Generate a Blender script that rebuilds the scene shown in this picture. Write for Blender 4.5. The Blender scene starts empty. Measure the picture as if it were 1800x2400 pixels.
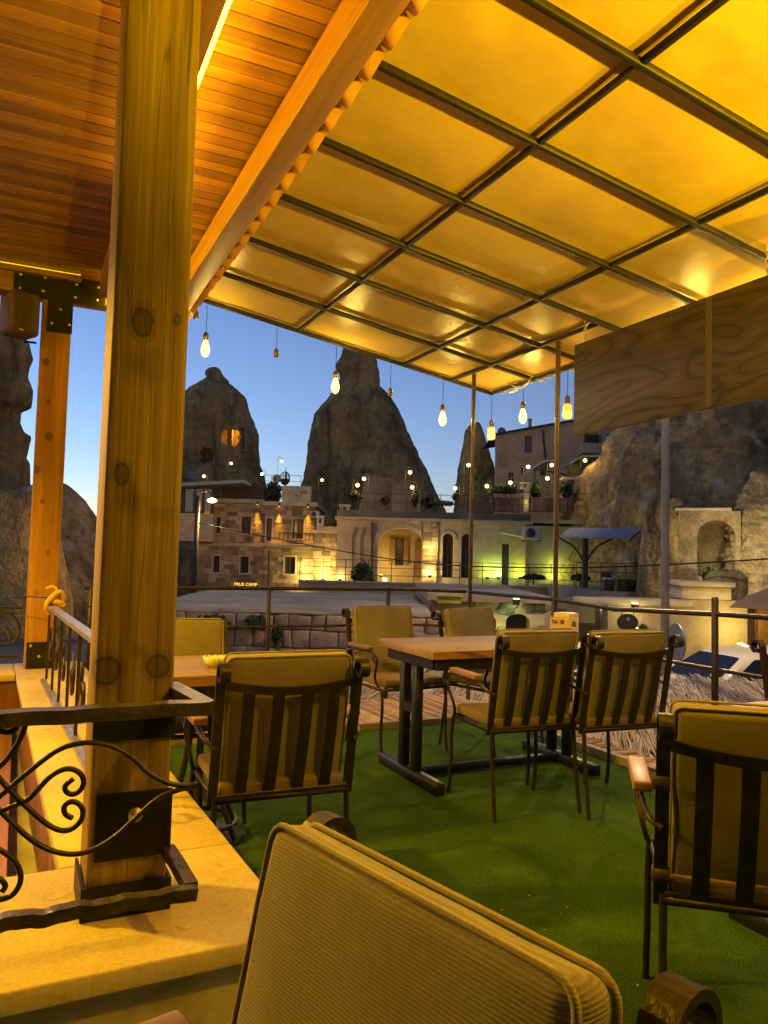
import bpy, bmesh, math, random
from mathutils import Vector, Matrix, noise
random.seed(7)
R = math.radians
SC = bpy.context.scene
COL = SC.collection

# ------------------------------------------------------------------ camera
H = 1.24
PITCH, ROLL, YAW = R(3.4), R(1.46), R(-25.305)
def _axes():
    f = Vector((0, math.cos(PITCH), math.sin(PITCH))); r = Vector((1, 0, 0)); u = r.cross(f)
    r2 = r * math.cos(ROLL) + u * math.sin(ROLL); u2 = -r * math.sin(ROLL) + u * math.cos(ROLL)
    return f, r2, u2
FW, RT, UP = _axes()
def h2w(u, v, z=0.0):            # heading frame (right, forward) -> world
    c, s = math.cos(YAW), math.sin(YAW)
    return Vector((u * c - v * s, u * s + v * c, z))
def hp(px, py, v):               # photo pixel -> (right, height) at a forward distance v
    d = FW + RT * ((px - 900) / 1800) + UP * ((1200 - py) / 1800)
    t = v / d.y
    return d.x * t, H + d.z * t
cam_d = bpy.data.cameras.new('camera'); cam = bpy.data.objects.new('camera', cam_d); COL.objects.link(cam)
cam_d.sensor_fit = 'VERTICAL'; cam_d.sensor_height = 36; cam_d.lens = 27; cam_d.clip_start = .05; cam_d.clip_end = 3000
ax = [h2w(a.x, a.y, a.z) for a in (RT, UP, -FW)]
mw = Matrix((ax[0], ax[1], ax[2])).transposed().to_4x4(); mw.translation = (0, 0, H)
cam.matrix_world = mw
SC.camera = cam

# ------------------------------------------------------------------ sky, sun, exposure
SUN_EL, SUN_AZ = R(-1.5), R(-27)      # azimuth measured from +Y, clockwise positive
w = bpy.data.worlds.new('World'); SC.world = w; w.use_nodes = True
wn = w.node_tree.nodes; wl = w.node_tree.links; wn.clear()
sky = wn.new('ShaderNodeTexSky'); sky.sky_type = 'NISHITA'; sky.sun_disc = False
sky.sun_elevation = SUN_EL; sky.sun_rotation = SUN_AZ; sky.altitude = 1100
sky.air_density = 0.8; sky.dust_density = 0.2; sky.ozone_density = 2.35
bg = wn.new('ShaderNodeBackground'); bg.inputs['Strength'].default_value = 0.09
wo = wn.new('ShaderNodeOutputWorld')
wl.new(sky.outputs[0], bg.inputs[0]); wl.new(bg.outputs[0], wo.inputs[0])
sun_d = bpy.data.lights.new('sun', 'SUN'); sun_d.energy = 0.002; sun_d.angle = R(12); sun_d.color = (1, .72, .5)
sun = bpy.data.objects.new('sun', sun_d); COL.objects.link(sun)
sd = Vector((math.sin(SUN_AZ) * math.cos(R(3)), math.cos(SUN_AZ) * math.cos(R(3)), math.sin(R(3))))
sun.rotation_euler = sd.to_track_quat('Z', 'Y').to_euler()
SC.view_settings.view_transform = 'Standard'; SC.view_settings.look = 'None'
EXPO = 4.0; LK = 2 ** -EXPO      # exposed for dusk; lamp strengths below are given as they show
SC.view_settings.exposure = EXPO; SC.view_settings.gamma = 1.0
try:
    SC.cycles.max_bounces = 6; SC.cycles.diffuse_bounces = 3; SC.cycles.glossy_bounces = 3
    SC.cycles.transmission_bounces = 4; SC.cycles.transparent_max_bounces = 8
    SC.cycles.sample_clamp_indirect = .6; SC.cycles.use_light_tree = True
    SC.cycles.use_denoising = True; SC.cycles.caustics_reflective = False; SC.cycles.caustics_refractive = False
except Exception:
    pass
AMBER = (1.0, .54, .006)
WARM = (1.0, .66, .12)

# ------------------------------------------------------------------ materials
MATS = {}
def _base(name):
    m = bpy.data.materials.new(name); m.use_nodes = True
    nt = m.node_tree; b = nt.nodes['Principled BSDF']
    return m, nt, b
def N(nt, t, **kw):
    n = nt.nodes.new(t)
    for k, v in kw.items():
        if hasattr(n, k): setattr(n, k, v)
        else: n.inputs[k].default_value = v
    return n
def rgb(c): return (c[0], c[1], c[2], 1)
def mixc(nt, a, b, f, mode='MIX'):
    n = nt.nodes.new('ShaderNodeMix'); n.data_type = 'RGBA'; n.blend_type = mode
    for s, v in ((6, a), (7, b), (0, f)):
        if hasattr(v, 'links') or hasattr(v, 'is_linked'): nt.links.new(v, n.inputs[s])
        else: n.inputs[s].default_value = rgb(v) if isinstance(v, tuple) else v
    return n.outputs[2]
def ramp(nt, fac, stops):
    n = nt.nodes.new('ShaderNodeValToRGB'); e = n.color_ramp.elements
    while len(e) < len(stops): e.new(.5)
    for i, (p, c) in enumerate(stops):
        e[i].position = p; e[i].color = rgb(c) if isinstance(c, tuple) else (c, c, c, 1)
    nt.links.new(fac, n.inputs[0]); return n.outputs[0]
def coords(nt, scale=(1, 1, 1), rnd=True, kind='Object'):
    tc = nt.nodes.new('ShaderNodeTexCoord'); mp = nt.nodes.new('ShaderNodeMapping'); mp.inputs['Scale'].default_value = scale
    src = tc.outputs[kind]
    if rnd:
        oi = nt.nodes.new('ShaderNodeObjectInfo'); ml = N(nt, 'ShaderNodeMath', operation='MULTIPLY'); ml.inputs[1].default_value = 57.0
        nt.links.new(oi.outputs['Random'], ml.inputs[0]); ad = N(nt, 'ShaderNodeVectorMath', operation='ADD')
        nt.links.new(src, ad.inputs[0]); nt.links.new(ml.outputs[0], ad.inputs[1]); src = ad.outputs[0]
    nt.links.new(src, mp.inputs[0]); return mp.outputs[0]
def noise_fac(nt, vec, scale, detail=4, rough=.6, dist=0.0):
    n = N(nt, 'ShaderNodeTexNoise'); n.inputs['Scale'].default_value = scale; n.inputs['Detail'].default_value = detail
    n.inputs['Roughness'].default_value = rough; n.inputs['Distortion'].default_value = dist
    nt.links.new(vec, n.inputs['Vector']); return n.outputs['Fac']
def bump(nt, b, h, strength, dist=.01):
    n = nt.nodes.new('ShaderNodeBump'); n.inputs['Strength'].default_value = strength; n.inputs['Distance'].default_value = dist
    nt.links.new(h, n.inputs['Height']); nt.links.new(n.outputs[0], b.inputs['Normal'])
def mat(name, col, rough=.7, metal=0.0, nz=(4, .25), bp=None, island=0.0, objvar=0.0, spec=None, fine=None, stain=None, streak=None):
    if name in MATS: return MATS[name]
    m, nt, b = _base(name)
    v = coords(nt)
    f = noise_fac(nt, v, nz[0], 5, .62)
    lo = tuple(c * (1 - nz[1]) for c in col); hi = tuple(min(1, c * (1 + nz[1])) for c in col)
    c = ramp(nt, f, [(.3, lo), (.7, hi)])
    if fine:
        f2 = noise_fac(nt, v, fine[0], 3, .7); c = mixc(nt, c, ramp(nt, f2, [(.3, 1 - fine[1]), (.75, 1.0)]), 1.0, 'MULTIPLY')
    if stain:
        f3 = noise_fac(nt, v, stain[0], 3, .5, .6); c = mixc(nt, c, stain[1], ramp(nt, f3, [(stain[2], 0.0), (stain[2] + .12, stain[3])]))
    if streak:
        fs_ = noise_fac(nt, coords(nt, streak[0]), 1.0, 5, .65, .4); c = mixc(nt, c, ramp(nt, fs_, [(.35, 1 - streak[1]), (.5, 1.0), (.75, 1.0 + streak[1] * .4)]), 1.0, 'MULTIPLY')
    if island:
        g = nt.nodes.new('ShaderNodeNewGeometry'); c = mixc(nt, c, ramp(nt, g.outputs['Random Per Island'], [(0, 1 - island), (1, 1 + island * .35)]), 1.0, 'MULTIPLY')
    if objvar:
        oi = nt.nodes.new('ShaderNodeObjectInfo'); c = mixc(nt, c, ramp(nt, oi.outputs['Random'], [(0, 1 - objvar), (1, 1 + objvar * .35)]), 1.0, 'MULTIPLY')
    nt.links.new(c, b.inputs['Base Color'])
    b.inputs['Roughness'].default_value = rough; b.inputs['Metallic'].default_value = metal
    if spec is not None: b.inputs['Specular IOR Level'].default_value = spec
    if bp: bump(nt, b, noise_fac(nt, v, bp[0], 5, .65), bp[1], bp[2] if len(bp) > 2 else .01)
    MATS[name] = m; return m
def wood(name, dark, light, axis='Z', rough=.55, grain=26, along=1.2, objvar=.0, knots=(), streak=.0, bumpk=.12, ringy=0.0, crack=0.0):
    if name in MATS: return MATS[name]
    m, nt, b = _base(name)
    sc = [grain, grain, grain]; sc['XYZ'.index(axis)] = along
    tc = nt.nodes.new('ShaderNodeTexCoord')
    raw = tc.outputs['Object']
    v = coords(nt, tuple(sc))
    f = noise_fac(nt, v, 1.0, 6, .65, .35)
    v2 = coords(nt, tuple(s * .17 for s in sc)); f2 = noise_fac(nt, v2, 1.0, 3, .5, .5)
    c = ramp(nt, f, [(.28, dark), (.5, tuple((a + e) / 2 for a, e in zip(dark, light))), (.72, light)])
    c = mixc(nt, c, ramp(nt, f2, [(.3, .62), (.65, 1.08)]), 1.0, 'MULTIPLY')
    if streak:
        v4 = coords(nt, tuple(s * 2.2 for s in sc)); f4 = noise_fac(nt, v4, 1.0, 2, .5)
        c = mixc(nt, c, ramp(nt, f4, [(.62, 0.0), (.7, streak)]), .5, 'ADD')
    hfac = f
    if crack:                                             # drying checks along the grain
        sk = [26, 26, 26]; sk['XYZ'.index(axis)] = .55
        fk = noise_fac(nt, coords(nt, tuple(sk)), 1.0, 2, .4, .15)
        ck = ramp(nt, fk, [(.0, 1.0), (.385, 1.0), (.40, 1 - crack), (.415, 1.0), (.60, 1.0), (.608, 1 - crack * .7), (.616, 1.0)])
        c = mixc(nt, c, ck, 1.0, 'MULTIPLY')
    for (kx, ky, kz, rx, ry, rz, kd) in knots:           # dark knots of the timber itself
        sb = N(nt, 'ShaderNodeVectorMath', operation='SUBTRACT'); sb.inputs[1].default_value = (kx, ky, kz); nt.links.new(raw, sb.inputs[0])
        dv = N(nt, 'ShaderNodeVectorMath', operation='DIVIDE'); dv.inputs[1].default_value = (rx, ry, rz); nt.links.new(sb.outputs[0], dv.inputs[0])
        nv = noise_fac(nt, raw, 34, 2, .5)
        ln = N(nt, 'ShaderNodeVectorMath', operation='LENGTH'); nt.links.new(dv.outputs[0], ln.inputs[0])
        md = N(nt, 'ShaderNodeMath', operation='MULTIPLY_ADD'); md.inputs[1].default_value = .26 if kd < .55 else .5; nt.links.new(nv, md.inputs[0]); nt.links.new(ln.outputs['Value'], md.inputs[2])
        c = mixc(nt, c, ramp(nt, md.outputs[0], [(0, kd), (.5, kd * 1.05), (.6, kd * .5), (.66, kd * .55), (.72, .8), (.8, .72), (1.0, 1.0)] if kd < .55 else [(0, kd), (.45, kd), (.72, kd * .5 + .5), (1.0, 1.0)]), 1.0, 'MULTIPLY')
    if ringy:
        s3 = [2.6, 2.6, 2.6]; s3['XYZ'.index(axis)] = .75        # contour lines of peeled veneer
        nr = noise_fac(nt, coords(nt, tuple(s3)), 1.0, 2.2, .42, .25)
        ml = N(nt, 'ShaderNodeMath', operation='MULTIPLY'); ml.inputs[1].default_value = ringy * 6.283; nt.links.new(nr, ml.inputs[0])
        sn = N(nt, 'ShaderNodeMath', operation='SINE'); nt.links.new(ml.outputs[0], sn.inputs[0])
        mr = N(nt, 'ShaderNodeMapRange'); mr.inputs[1].default_value = -1; mr.inputs[2].default_value = 1; nt.links.new(sn.outputs[0], mr.inputs[0])
        c = mixc(nt, c, ramp(nt, mr.outputs[0], [(.0, .38), (.06, .55), (.16, .92), (.86, 1.0), (.95, 1.4), (1, 1.1)]), .9, 'MULTIPLY')
    if objvar:
        oi = nt.nodes.new('ShaderNodeObjectInfo'); c = mixc(nt, c, ramp(nt, oi.outputs['Random'], [(0, 1 - objvar), (1, 1 + objvar * .3)]), 1.0, 'MULTIPLY')
    nt.links.new(c, b.inputs['Base Color']); b.inputs['Roughness'].default_value = rough
    bump(nt, b, hfac, bumpk, .01)
    MATS[name] = m; return m
def emit(name, col, strength, base=None):
    if name in MATS: return MATS[name]
    m, nt, b = _base(name)
    b.inputs['Base Color'].default_value = rgb(base or (.8, .8, .8)); b.inputs['Emission Color'].default_value = rgb(col)
    b.inputs['Emission Strength'].default_value = strength * LK; b.inputs['Roughness'].default_value = .4
    MATS[name] = m; return m
def fabric(name, col, period=.0048, depth=.5, axis='Z', rough=.85, contrast=.22):
    if name in MATS: return MATS[name]
    m, nt, b = _base(name)
    wv = N(nt, 'ShaderNodeTexWave', wave_type='BANDS', bands_direction=axis); wv.inputs['Scale'].default_value = 2 * math.pi / period / 20
    wv.inputs['Distortion'].default_value = .6; wv.inputs['Detail'].default_value = 1; wv.inputs['Detail Scale'].default_value = 1.2
    nt.links.new(coords(nt, rnd=False), wv.inputs['Vector'])
    f = noise_fac(nt, coords(nt), 5, 4); f2 = noise_fac(nt, coords(nt, (60, 60, 60)), 5, 2)
    c = mixc(nt, col, ramp(nt, f, [(.3, .78), (.7, 1.08)]), 1.0, 'MULTIPLY'); c = mixc(nt, c, ramp(nt, f2, [(.3, .85), (.7, 1.1)]), 1.0, 'MULTIPLY')
    c = mixc(nt, c, ramp(nt, wv.outputs['Fac'], [(0, 1 - contrast), (1, 1.08)]), 1.0, 'MULTIPLY')
    nt.links.new(c, b.inputs['Base Color']); b.inputs['Roughness'].default_value = rough; b.inputs['Specular IOR Level'].default_value = .2
    b.inputs['Sheen Weight'].default_value = .15
    bump(nt, b, wv.outputs['Fac'], depth, .0012); MATS[name] = m; return m
def glass(name, col=(.05, .06, .07), rough=.08):
    if name in MATS: return MATS[name]
    m, nt, b = _base(name); b.inputs['Base Color'].default_value = rgb(col); b.inputs['Roughness'].default_value = rough
    b.inputs['Specular IOR Level'].default_value = .8; MATS[name] = m; return m

# ------------------------------------------------------------------ mesh helpers
class MB:
    """collects shapes of ONE part and links them as one mesh object"""
    def __init__(s): s.v = []; s.f = []; s.sm = []
    def add(s, verts, faces, smooth=False, M=None):
        o = len(s.v)
        s.v += [tuple(M @ Vector(p)) if M is not None else tuple(p) for p in verts]
        s.f += [tuple(i + o for i in f) for f in faces]; s.sm += [smooth] * len(faces); return s
    def box(s, c, d, M=None, taper=1.0):
        x, y, z = c; a, b, e = d[0] / 2, d[1] / 2, d[2] / 2; t = taper
        vs = [(x-a, y-b, z-e), (x+a, y-b, z-e), (x+a, y+b, z-e), (x-a, y+b, z-e), (x-a*t, y-b*t, z+e), (x+a*t, y-b*t, z+e), (x+a*t, y+b*t, z+e), (x-a*t, y+b*t, z+e)]
        return s.add(vs, [(3, 2, 1, 0), (4, 5, 6, 7), (0, 1, 5, 4), (1, 2, 6, 5), (2, 3, 7, 6), (3, 0, 4, 7)], M=M)
    def bb(s, x0, x1, y0, y1, z0, z1, M=None): return s.box(((x0+x1)/2, (y0+y1)/2, (z0+z1)/2), (x1-x0, y1-y0, z1-z0), M)
    def rbox(s, c, d, r=.01, seg=2, M=None, puff=0.0):
        bm = bmesh.new(); bmesh.ops.create_cube(bm, size=1.0)
        for v in bm.verts: v.co = Vector((v.co.x * d[0], v.co.y * d[1], v.co.z * d[2]))
        bmesh.ops.bevel(bm, geom=list(bm.edges), offset=min(r, min(d) * .48), segments=seg, profile=.5, affect='EDGES')
        if puff:
            bmesh.ops.subdivide_edges(bm, edges=[e for e in bm.edges if e.calc_length() > max(d) * .3], cuts=5, use_grid_fill=True)
            for v in bm.verts:
                fx = 1 - (2 * v.co.x / d[0]) ** 2; fz = 1 - (2 * v.co.z / d[2]) ** 2
                k = max(fx, 0) ** .5 * max(fz, 0) ** .5 * puff
                v.co.y += k if v.co.y > 0 else -k
        bm.verts.index_update(); s.add([v.co + Vector(c) for v in bm.verts], [[v.index for v in f.verts] for f in bm.faces], True, M); bm.free(); return s
    def tube(s, pts, r, n=8, M=None, caps=True, closed=False):
        pts = [Vector(p) for p in pts]; k = len(pts); rs = r if isinstance(r, (list, tuple)) else [r] * k
        vs = []; fs = []; up = None
        for i, p in enumerate(pts):
            a = pts[i - 1] if (i > 0 or closed) else p; b = pts[(i + 1) % k] if (i < k - 1 or closed) else p
            t = (b - a).normalized()
            if up is None:
                up = t.orthogonal().normalized()
            up = (up - t * up.dot(t)); up = up.normalized() if up.length > 1e-6 else t.orthogonal().normalized()
            q = t.cross(up)
            for j in range(n):
                an = 2 * math.pi * j / n; vs.append(p + (up * math.cos(an) + q * math.sin(an)) * rs[i])
        for i in range(k if closed else k - 1):
            for j in range(n):
                fs.append((i*n+j, i*n+(j+1) % n, ((i+1) % k)*n+(j+1) % n, ((i+1) % k)*n+j))
        s.add(vs, fs, True, M)
        if caps and not closed: s.add(vs[:n], [tuple(range(n-1, -1, -1))], False, M); s.add(vs[-n:], [tuple(range(n))], False, M)
        return s
    def ribbon(s, pts, wdir, width, th, M=None):
        pts = [Vector(p) for p in pts]; wd = Vector(wdir).normalized() * width / 2; vs = []; fs = []
        for i, p in enumerate(pts):
            t = (pts[min(i+1, len(pts)-1)] - pts[max(i-1, 0)]).normalized(); nn = t.cross(wd).normalized() * th / 2
            vs += [p + wd + nn, p - wd + nn, p - wd - nn, p + wd - nn]
        for i in range(len(pts) - 1):
            for j in range(4): fs.append((i*4+j, i*4+(j+1) % 4, i*4+4+(j+1) % 4, i*4+4+j))
        L = len(vs); fs += [(3, 2, 1, 0), (L-4, L-3, L-2, L-1)]
        return s.add(vs, fs, False, M)
    def lathe(s, prof, n=16, c=(0, 0, 0), M=None, smooth=True):
        vs = []; fs = []
        for r, z in prof:
            for j in range(n): a = 2*math.pi*j/n; vs.append((c[0]+r*math.cos(a), c[1]+r*math.sin(a), c[2]+z))
        for i in range(len(prof)-1):
            for j in range(n): fs.append((i*n+j, i*n+(j+1) % n, (i+1)*n+(j+1) % n, (i+1)*n+j))
        k = len(prof)-1
        fs += [tuple(range(n-1, -1, -1)), tuple(k*n+j for j in range(n))]
        return s.add(vs, fs, smooth, M)
    def prism(s, poly, d0, d1, plane='xz', M=None):      # polygon (a,b) extruded along the third axis
        def P(a, b, d): return {'xz': (a, d, b), 'xy': (a, b, d), 'yz': (d, a, b)}[plane]
        n = len(poly); vs = [P(a, b, d0) for a, b in poly] + [P(a, b, d1) for a, b in poly]
        fs = [tuple(range(n)), tuple(range(2*n-1, n-1, -1))] + [(i, i+n, (i+1) % n + n, (i+1) % n) for i in range(n)]
        return s.add(vs, fs, False, M)
    def ball(s, c, r, n=10, m=7, sc=(1, 1, 1), M=None):
        return s.add(*_ball(c, r, n, m, sc), True, M)
    def mesh(s, name, off=(0, 0, 0)):
        me = bpy.data.meshes.new(name); o = Vector(off)
        me.from_pydata([(p[0]-o.x, p[1]-o.y, p[2]-o.z) for p in s.v], [], s.f); me.polygons.foreach_set('use_smooth', s.sm)
        me.update()
        bm = bmesh.new(); bm.from_mesh(me); bmesh.ops.recalc_face_normals(bm, faces=bm.faces); bm.to_mesh(me); bm.free()
        return me
    def build(s, name, m, parent=None, off=(0, 0, 0)):
        me = s.mesh(name, off); me.materials.append(m)
        o = bpy.data.objects.new(name, me); COL.objects.link(o)
        if parent is not None: o.parent = parent
        return o
def _ball(c, r, n, m, sc):
    vs = [(c[0], c[1], c[2]-r*sc[2])]; fs = []
    for i in range(1, m):
        t = -math.pi/2 + math.pi*i/m
        for j in range(n): a = 2*math.pi*j/n; vs.append((c[0]+r*sc[0]*math.cos(t)*math.cos(a), c[1]+r*sc[1]*math.cos(t)*math.sin(a), c[2]+r*sc[2]*math.sin(t)))
    vs.append((c[0], c[1], c[2]+r*sc[2])); L = len(vs)-1
    for j in range(n): fs += [(0, 1+(j+1) % n, 1+j), (L, L-n+j, L-n+(j+1) % n)]
    for i in range(m-2):
        for j in range(n): a = 1+i*n; fs.append((a+j, a+(j+1) % n, a+n+(j+1) % n, a+n+j))
    return vs, fs
def tag(o, label=None, cat=None, group=None, kind=None):
    if label: o['label'] = label
    if cat: o['category'] = cat
    if group: o['group'] = group
    if kind: o['kind'] = kind
    return o
def thing(name, label, cat, loc=(0, 0, 0), rz=0.0, group=None):
    o = bpy.data.objects.new(name, None); o.empty_display_size = .1; COL.objects.link(o); o.location = loc; o.rotation_euler = (0, 0, rz)
    return tag(o, label, cat, group)
ANCH = {}
def bgthing(name, label, cat, u, v, z, group=None, rot=0.0):   # a thing placed in the heading frame
    o = thing(name, label, cat, h2w(u, v, z), YAW + rot, group); ANCH[o.name] = (u, v, z); return o
def bgpart(mb, name, m, root):
    o = mb.build(name, m, root, ANCH[root.name]); ANCH[o.name] = ANCH[root.name]; return o
def bgsolo(mb, name, m, label, cat, a, group=None, kind=None):
    o = mb.build(name, m, None, a); o.location = h2w(*a); o.rotation_euler = (0, 0, YAW); return tag(o, label, cat, group, kind)
def piece(name, me, parent, loc, rot=(0, 0, 0), sc=(1, 1, 1)):
    o = bpy.data.objects.new(name, me); COL.objects.link(o); o.parent = parent; o.location = loc; o.rotation_euler = rot; o.scale = sc; return o
def lamp(name, parent, loc, power, col, radius=.03, typ='POINT', spot=None, rot=None):
    d = bpy.data.lights.new(name, typ); d.energy = power * LK; d.color = col
    if typ != 'SUN': d.shadow_soft_size = radius
    if typ == 'SPOT' and spot: d.spot_size = spot; d.spot_blend = .25 if spot > 1 else 1.0
    o = bpy.data.objects.new(name, d); COL.objects.link(o); o.location = loc
    if rot: o.rotation_euler = rot
    if parent is not None: o.parent = parent
    return o
def text_mb(txt, size, M, depth=.0008):
    cu = bpy.data.curves.new('t', 'FONT'); cu.body = txt; cu.size = size; cu.align_x = 'CENTER'; cu.align_y = 'CENTER'; cu.extrude = depth; cu.resolution_u = 2
    o = bpy.data.objects.new('t', cu); COL.objects.link(o); dg = bpy.context.evaluated_depsgraph_get(); me = bpy.data.meshes.new_from_object(o.evaluated_get(dg))
    mb = MB(); mb.add([v.co.copy() for v in me.vertices], [tuple(p.vertices) for p in me.polygons], False, M)
    bpy.data.objects.remove(o); bpy.data.curves.remove(cu); bpy.data.meshes.remove(me); return mb
def spiral(cx, cy, r0, r1, a0, a1, n=18): return [(cx+(r0+(r1-r0)*i/n)*math.cos(a0+(a1-a0)*i/n), cy+(r0+(r1-r0)*i/n)*math.sin(a0+(a1-a0)*i/n)) for i in range(n+1)]
def smooth(pts, it=2):
    pts = [Vector(p) for p in pts]
    for _ in range(it):
        q = [pts[0]]
        for a, b in zip(pts[:-1], pts[1:]): q += [a*.75+b*.25, a*.25+b*.75]
        pts = q + [pts[-1]]
    return pts
# ------------------------------------------------------------------ materials of the terrace
m_pine_post = wood('post timber', (.15, .092, .028), (.42, .285, .10), 'Z', .6, 44, 1.1, streak=.14, bumpk=.35, crack=.6,
    knots=((-.02, -.09, 1.792, 0.046, .2, 0.068, .38), (-.018, -.09, 1.685, 0.101, .2, 0.081, .66), (-.052, -.09, 1.422, 0.032, .2, 0.049, .42), (-.03, -.09, 1.365, 0.057, .2, 0.068, .58), (.03, -.09, 1.33, 0.095, .2, 0.041, .8),
           (-.068, -.09, .962, 0.061, .2, 0.062, .52), (.05, -.09, .968, 0.051, .2, 0.051, .52), (.006, -.09, 1.002, 0.035, .2, 0.032, .66), (.06, -.09, 1.81, 0.016, .2, 0.027, .5)))
m_pine = wood('pine timber', (.24, .115, .03), (.46, .25, .085), 'Z', .55, 30, 1.4, crack=.4,
    knots=((-.058, -.1, 2.579, 0.035, .2, 0.043, .45), (-.028, -.1, 2.292, 0.022, .2, 0.030, .5), (-.008, -.1, 2.044, 0.038, .2, 0.049, .42), (-.09, -.1, 1.801, 0.054, .2, 0.049, .5), (-.033, -.1, 1.574, 0.024, .2, 0.022, .5), (.02, -.1, 1.212, 0.019, .2, 0.027, .5), (-.04, -.1, .934, 0.034, .2, 0.034, .55)))
m_beam = wood('beam timber', (.20, .095, .025), (.42, .22, .07), 'Y', .5, 26, .8)
m_beamx = wood('cross beam timber', (.17, .08, .022), (.36, .19, .06), 'X', .5, 26, .8)
m_plank = wood('ceiling plank varnish', (.20, .098, .02), (.42, .225, .055), 'X', .32, 30, .9, objvar=.38, bumpk=.05)
m_lining = wood('lining boards', (.12, .05, .016), (.32, .15, .045), 'Z', .35, 24, 1.0, objvar=.3)
m_plate = mat('black steel plate', (.018, .017, .016), .5, .6, (8, .3))
m_bolt = mat('zinc bolt', (.62, .56, .42), .35, .8, (40, .2))
m_iron = mat('wrought iron', (.034, .025, .015), .40, .4, (30, .4), (60, .5, .004))
m_ironh = mat('hammered iron', (.085, .064, .034), .36, .45, (22, .45), (38, .9, .006))
m_rail = mat('rail paint', (.05, .036, .022), .38, .5, (20, .3))
m_coping = mat('cream limestone', (.60, .48, .26), .62, 0, (2.2, .18), (40, .35, .004), fine=(90, .3), stain=(14, (.30, .2, .09), .62, .7))
m_plaster = mat('limestone wall', (.50, .42, .28), .75, 0, (3, .25), (18, .3, .008), stain=(5, (.22, .17, .1), .56, .6))
m_carpet = mat('green carpet', (.085, .185, .008), .95, 0, (2.6, .2), (240, 1.0, .006), fine=(115, .8), spec=.1, stain=(4, (.085, .15, .012), .55, .5))
m_canvas = mat('canopy vinyl', (.60, .43, .10), .32, 0, (.9, .18), (6, .4, .014), spec=.4, fine=(30, .05), stain=(1.6, (.46, .32, .07), .56, .6))
m_tube = mat('steel tube', (.022, .017, .009), .5, .15, (18, .3))
m_pole = mat('brushed steel pole', (.13, .095, .05), .34, .6, (1.5, .06))
m_ply = wood('plywood', (.07, .052, .02), (.145, .115, .05), 'Y', .6, 22, .9, ringy=13, bumpk=.06)
m_cush = fabric('cushion weave', (.26, .225, .155), .004, .4)
m_cushb = fabric('cushion piping', (.32, .27, .18), .003, .2)
m_seat = fabric('seat weave', (.21, .145, .085), .006, .5, 'Y')
m_arm = wood('armrest wood', (.20, .10, .034), (.36, .20, .07), 'Y', .42, 40, 2.0, objvar=.2)
m_table = wood('pale table wood', (.19, .12, .05), (.34, .235, .11), 'X', .5, 24, .9, bumpk=.05)
m_tedge = wood('table edge', (.20, .09, .028), (.46, .25, .08), 'X', .45, 16, 1.4, ringy=6)
m_tsteel = mat('dark table steel', (.035, .034, .033), .42, .7, (16, .3))
m_bamboo = mat('bamboo rods', (.46, .31, .18), .6, 0, (9, .25), island=.5)
m_reed = mat('dry reeds', (.62, .47, .33), .75, 0, (9, .25), island=.55)
m_curb = wood('border board', (.26, .2, .11), (.44, .36, .22), 'X', .7, 20, 1.0)
m_wire = mat('black wire', (.02, .02, .02), .6, 0, (8, .2))
m_brass = mat('aged socket', (.17, .12, .05), .42, .5, (20, .3))
m_roof = mat('corrugated sheet', (.50, .24, .08), .5, 0, (6, .25))
m_led = emit('led strip', AMBER, 85)

# ------------------------------------------------------------------ floor, deck edge, ground
mb = MB(); mb.bb(.58, 3.42, -3.2, 5.1, -.06, 0); mb.bb(-3.0, .5799, -3.2, 1.698, -.06, 0); o = mb.build('floor', m_carpet); tag(o, kind='structure')
mb = MB(); mb.bb(-3.4, 3.9, -3.2, 6.4, -.16, -.062); o = mb.build('terrace_slab', mat('concrete slab', (.3, .28, .24))); tag(o, kind='structure')
cb = thing('border_board', 'pale low timber border between green carpet and bamboo strip', 'border', (0, 0, 0))
mb = MB(); mb.bb(.62, 3.47, 5.1, 5.145, -.02, .045); mb.build('board', m_curb, cb)
mb = MB(); mb.bb(-.02, .022, 0, 1, -.02, .045)
for i, (y0, y1) in enumerate(((-1.5, .9), (.903, 3.0), (3.003, 5.098))):
    mb = MB(); mb.bb(3.425, 3.47, y0, y1, -.02, .045); mb.build('board', m_curb, cb)
rnd = random.Random(3)
mb = MB()
y = 5.15
x = .62
while x < 3.62:
    wd = rnd.uniform(.014, .026); L0 = 5.155 + rnd.uniform(0, .02); L1 = 6.12 + rnd.uniform(-.05, .05)
    mb.tube([(x + rnd.uniform(-.01, .01), L0, .012 + rnd.uniform(0, .008)), (x + rnd.uniform(-.012, .012), (L0+L1)/2, .013 + rnd.uniform(0, .012)), (x + rnd.uniform(-.02, .02), L1, .012)], wd/2, 5); x += wd + rnd.uniform(0, .006)
y = -.5
while y < 5.13:
    wd = rnd.uniform(.014, .028); k = rnd.uniform(-.04, .04); zz = rnd.uniform(.010, .022)
    mb.tube([(3.48, y, zz), (3.56, y + k*.5, zz + rnd.uniform(-.003, .006)), (3.66 + rnd.uniform(-.02, .05), y + k, zz)], wd/2, 5); y += wd*.9 + rnd.uniform(0, .006)
o = mb.build('bamboo_strip', m_bamboo); tag(o, 'strip of bamboo rods laid along the carpet edge under the rail', 'bamboo', kind='stuff')

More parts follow.
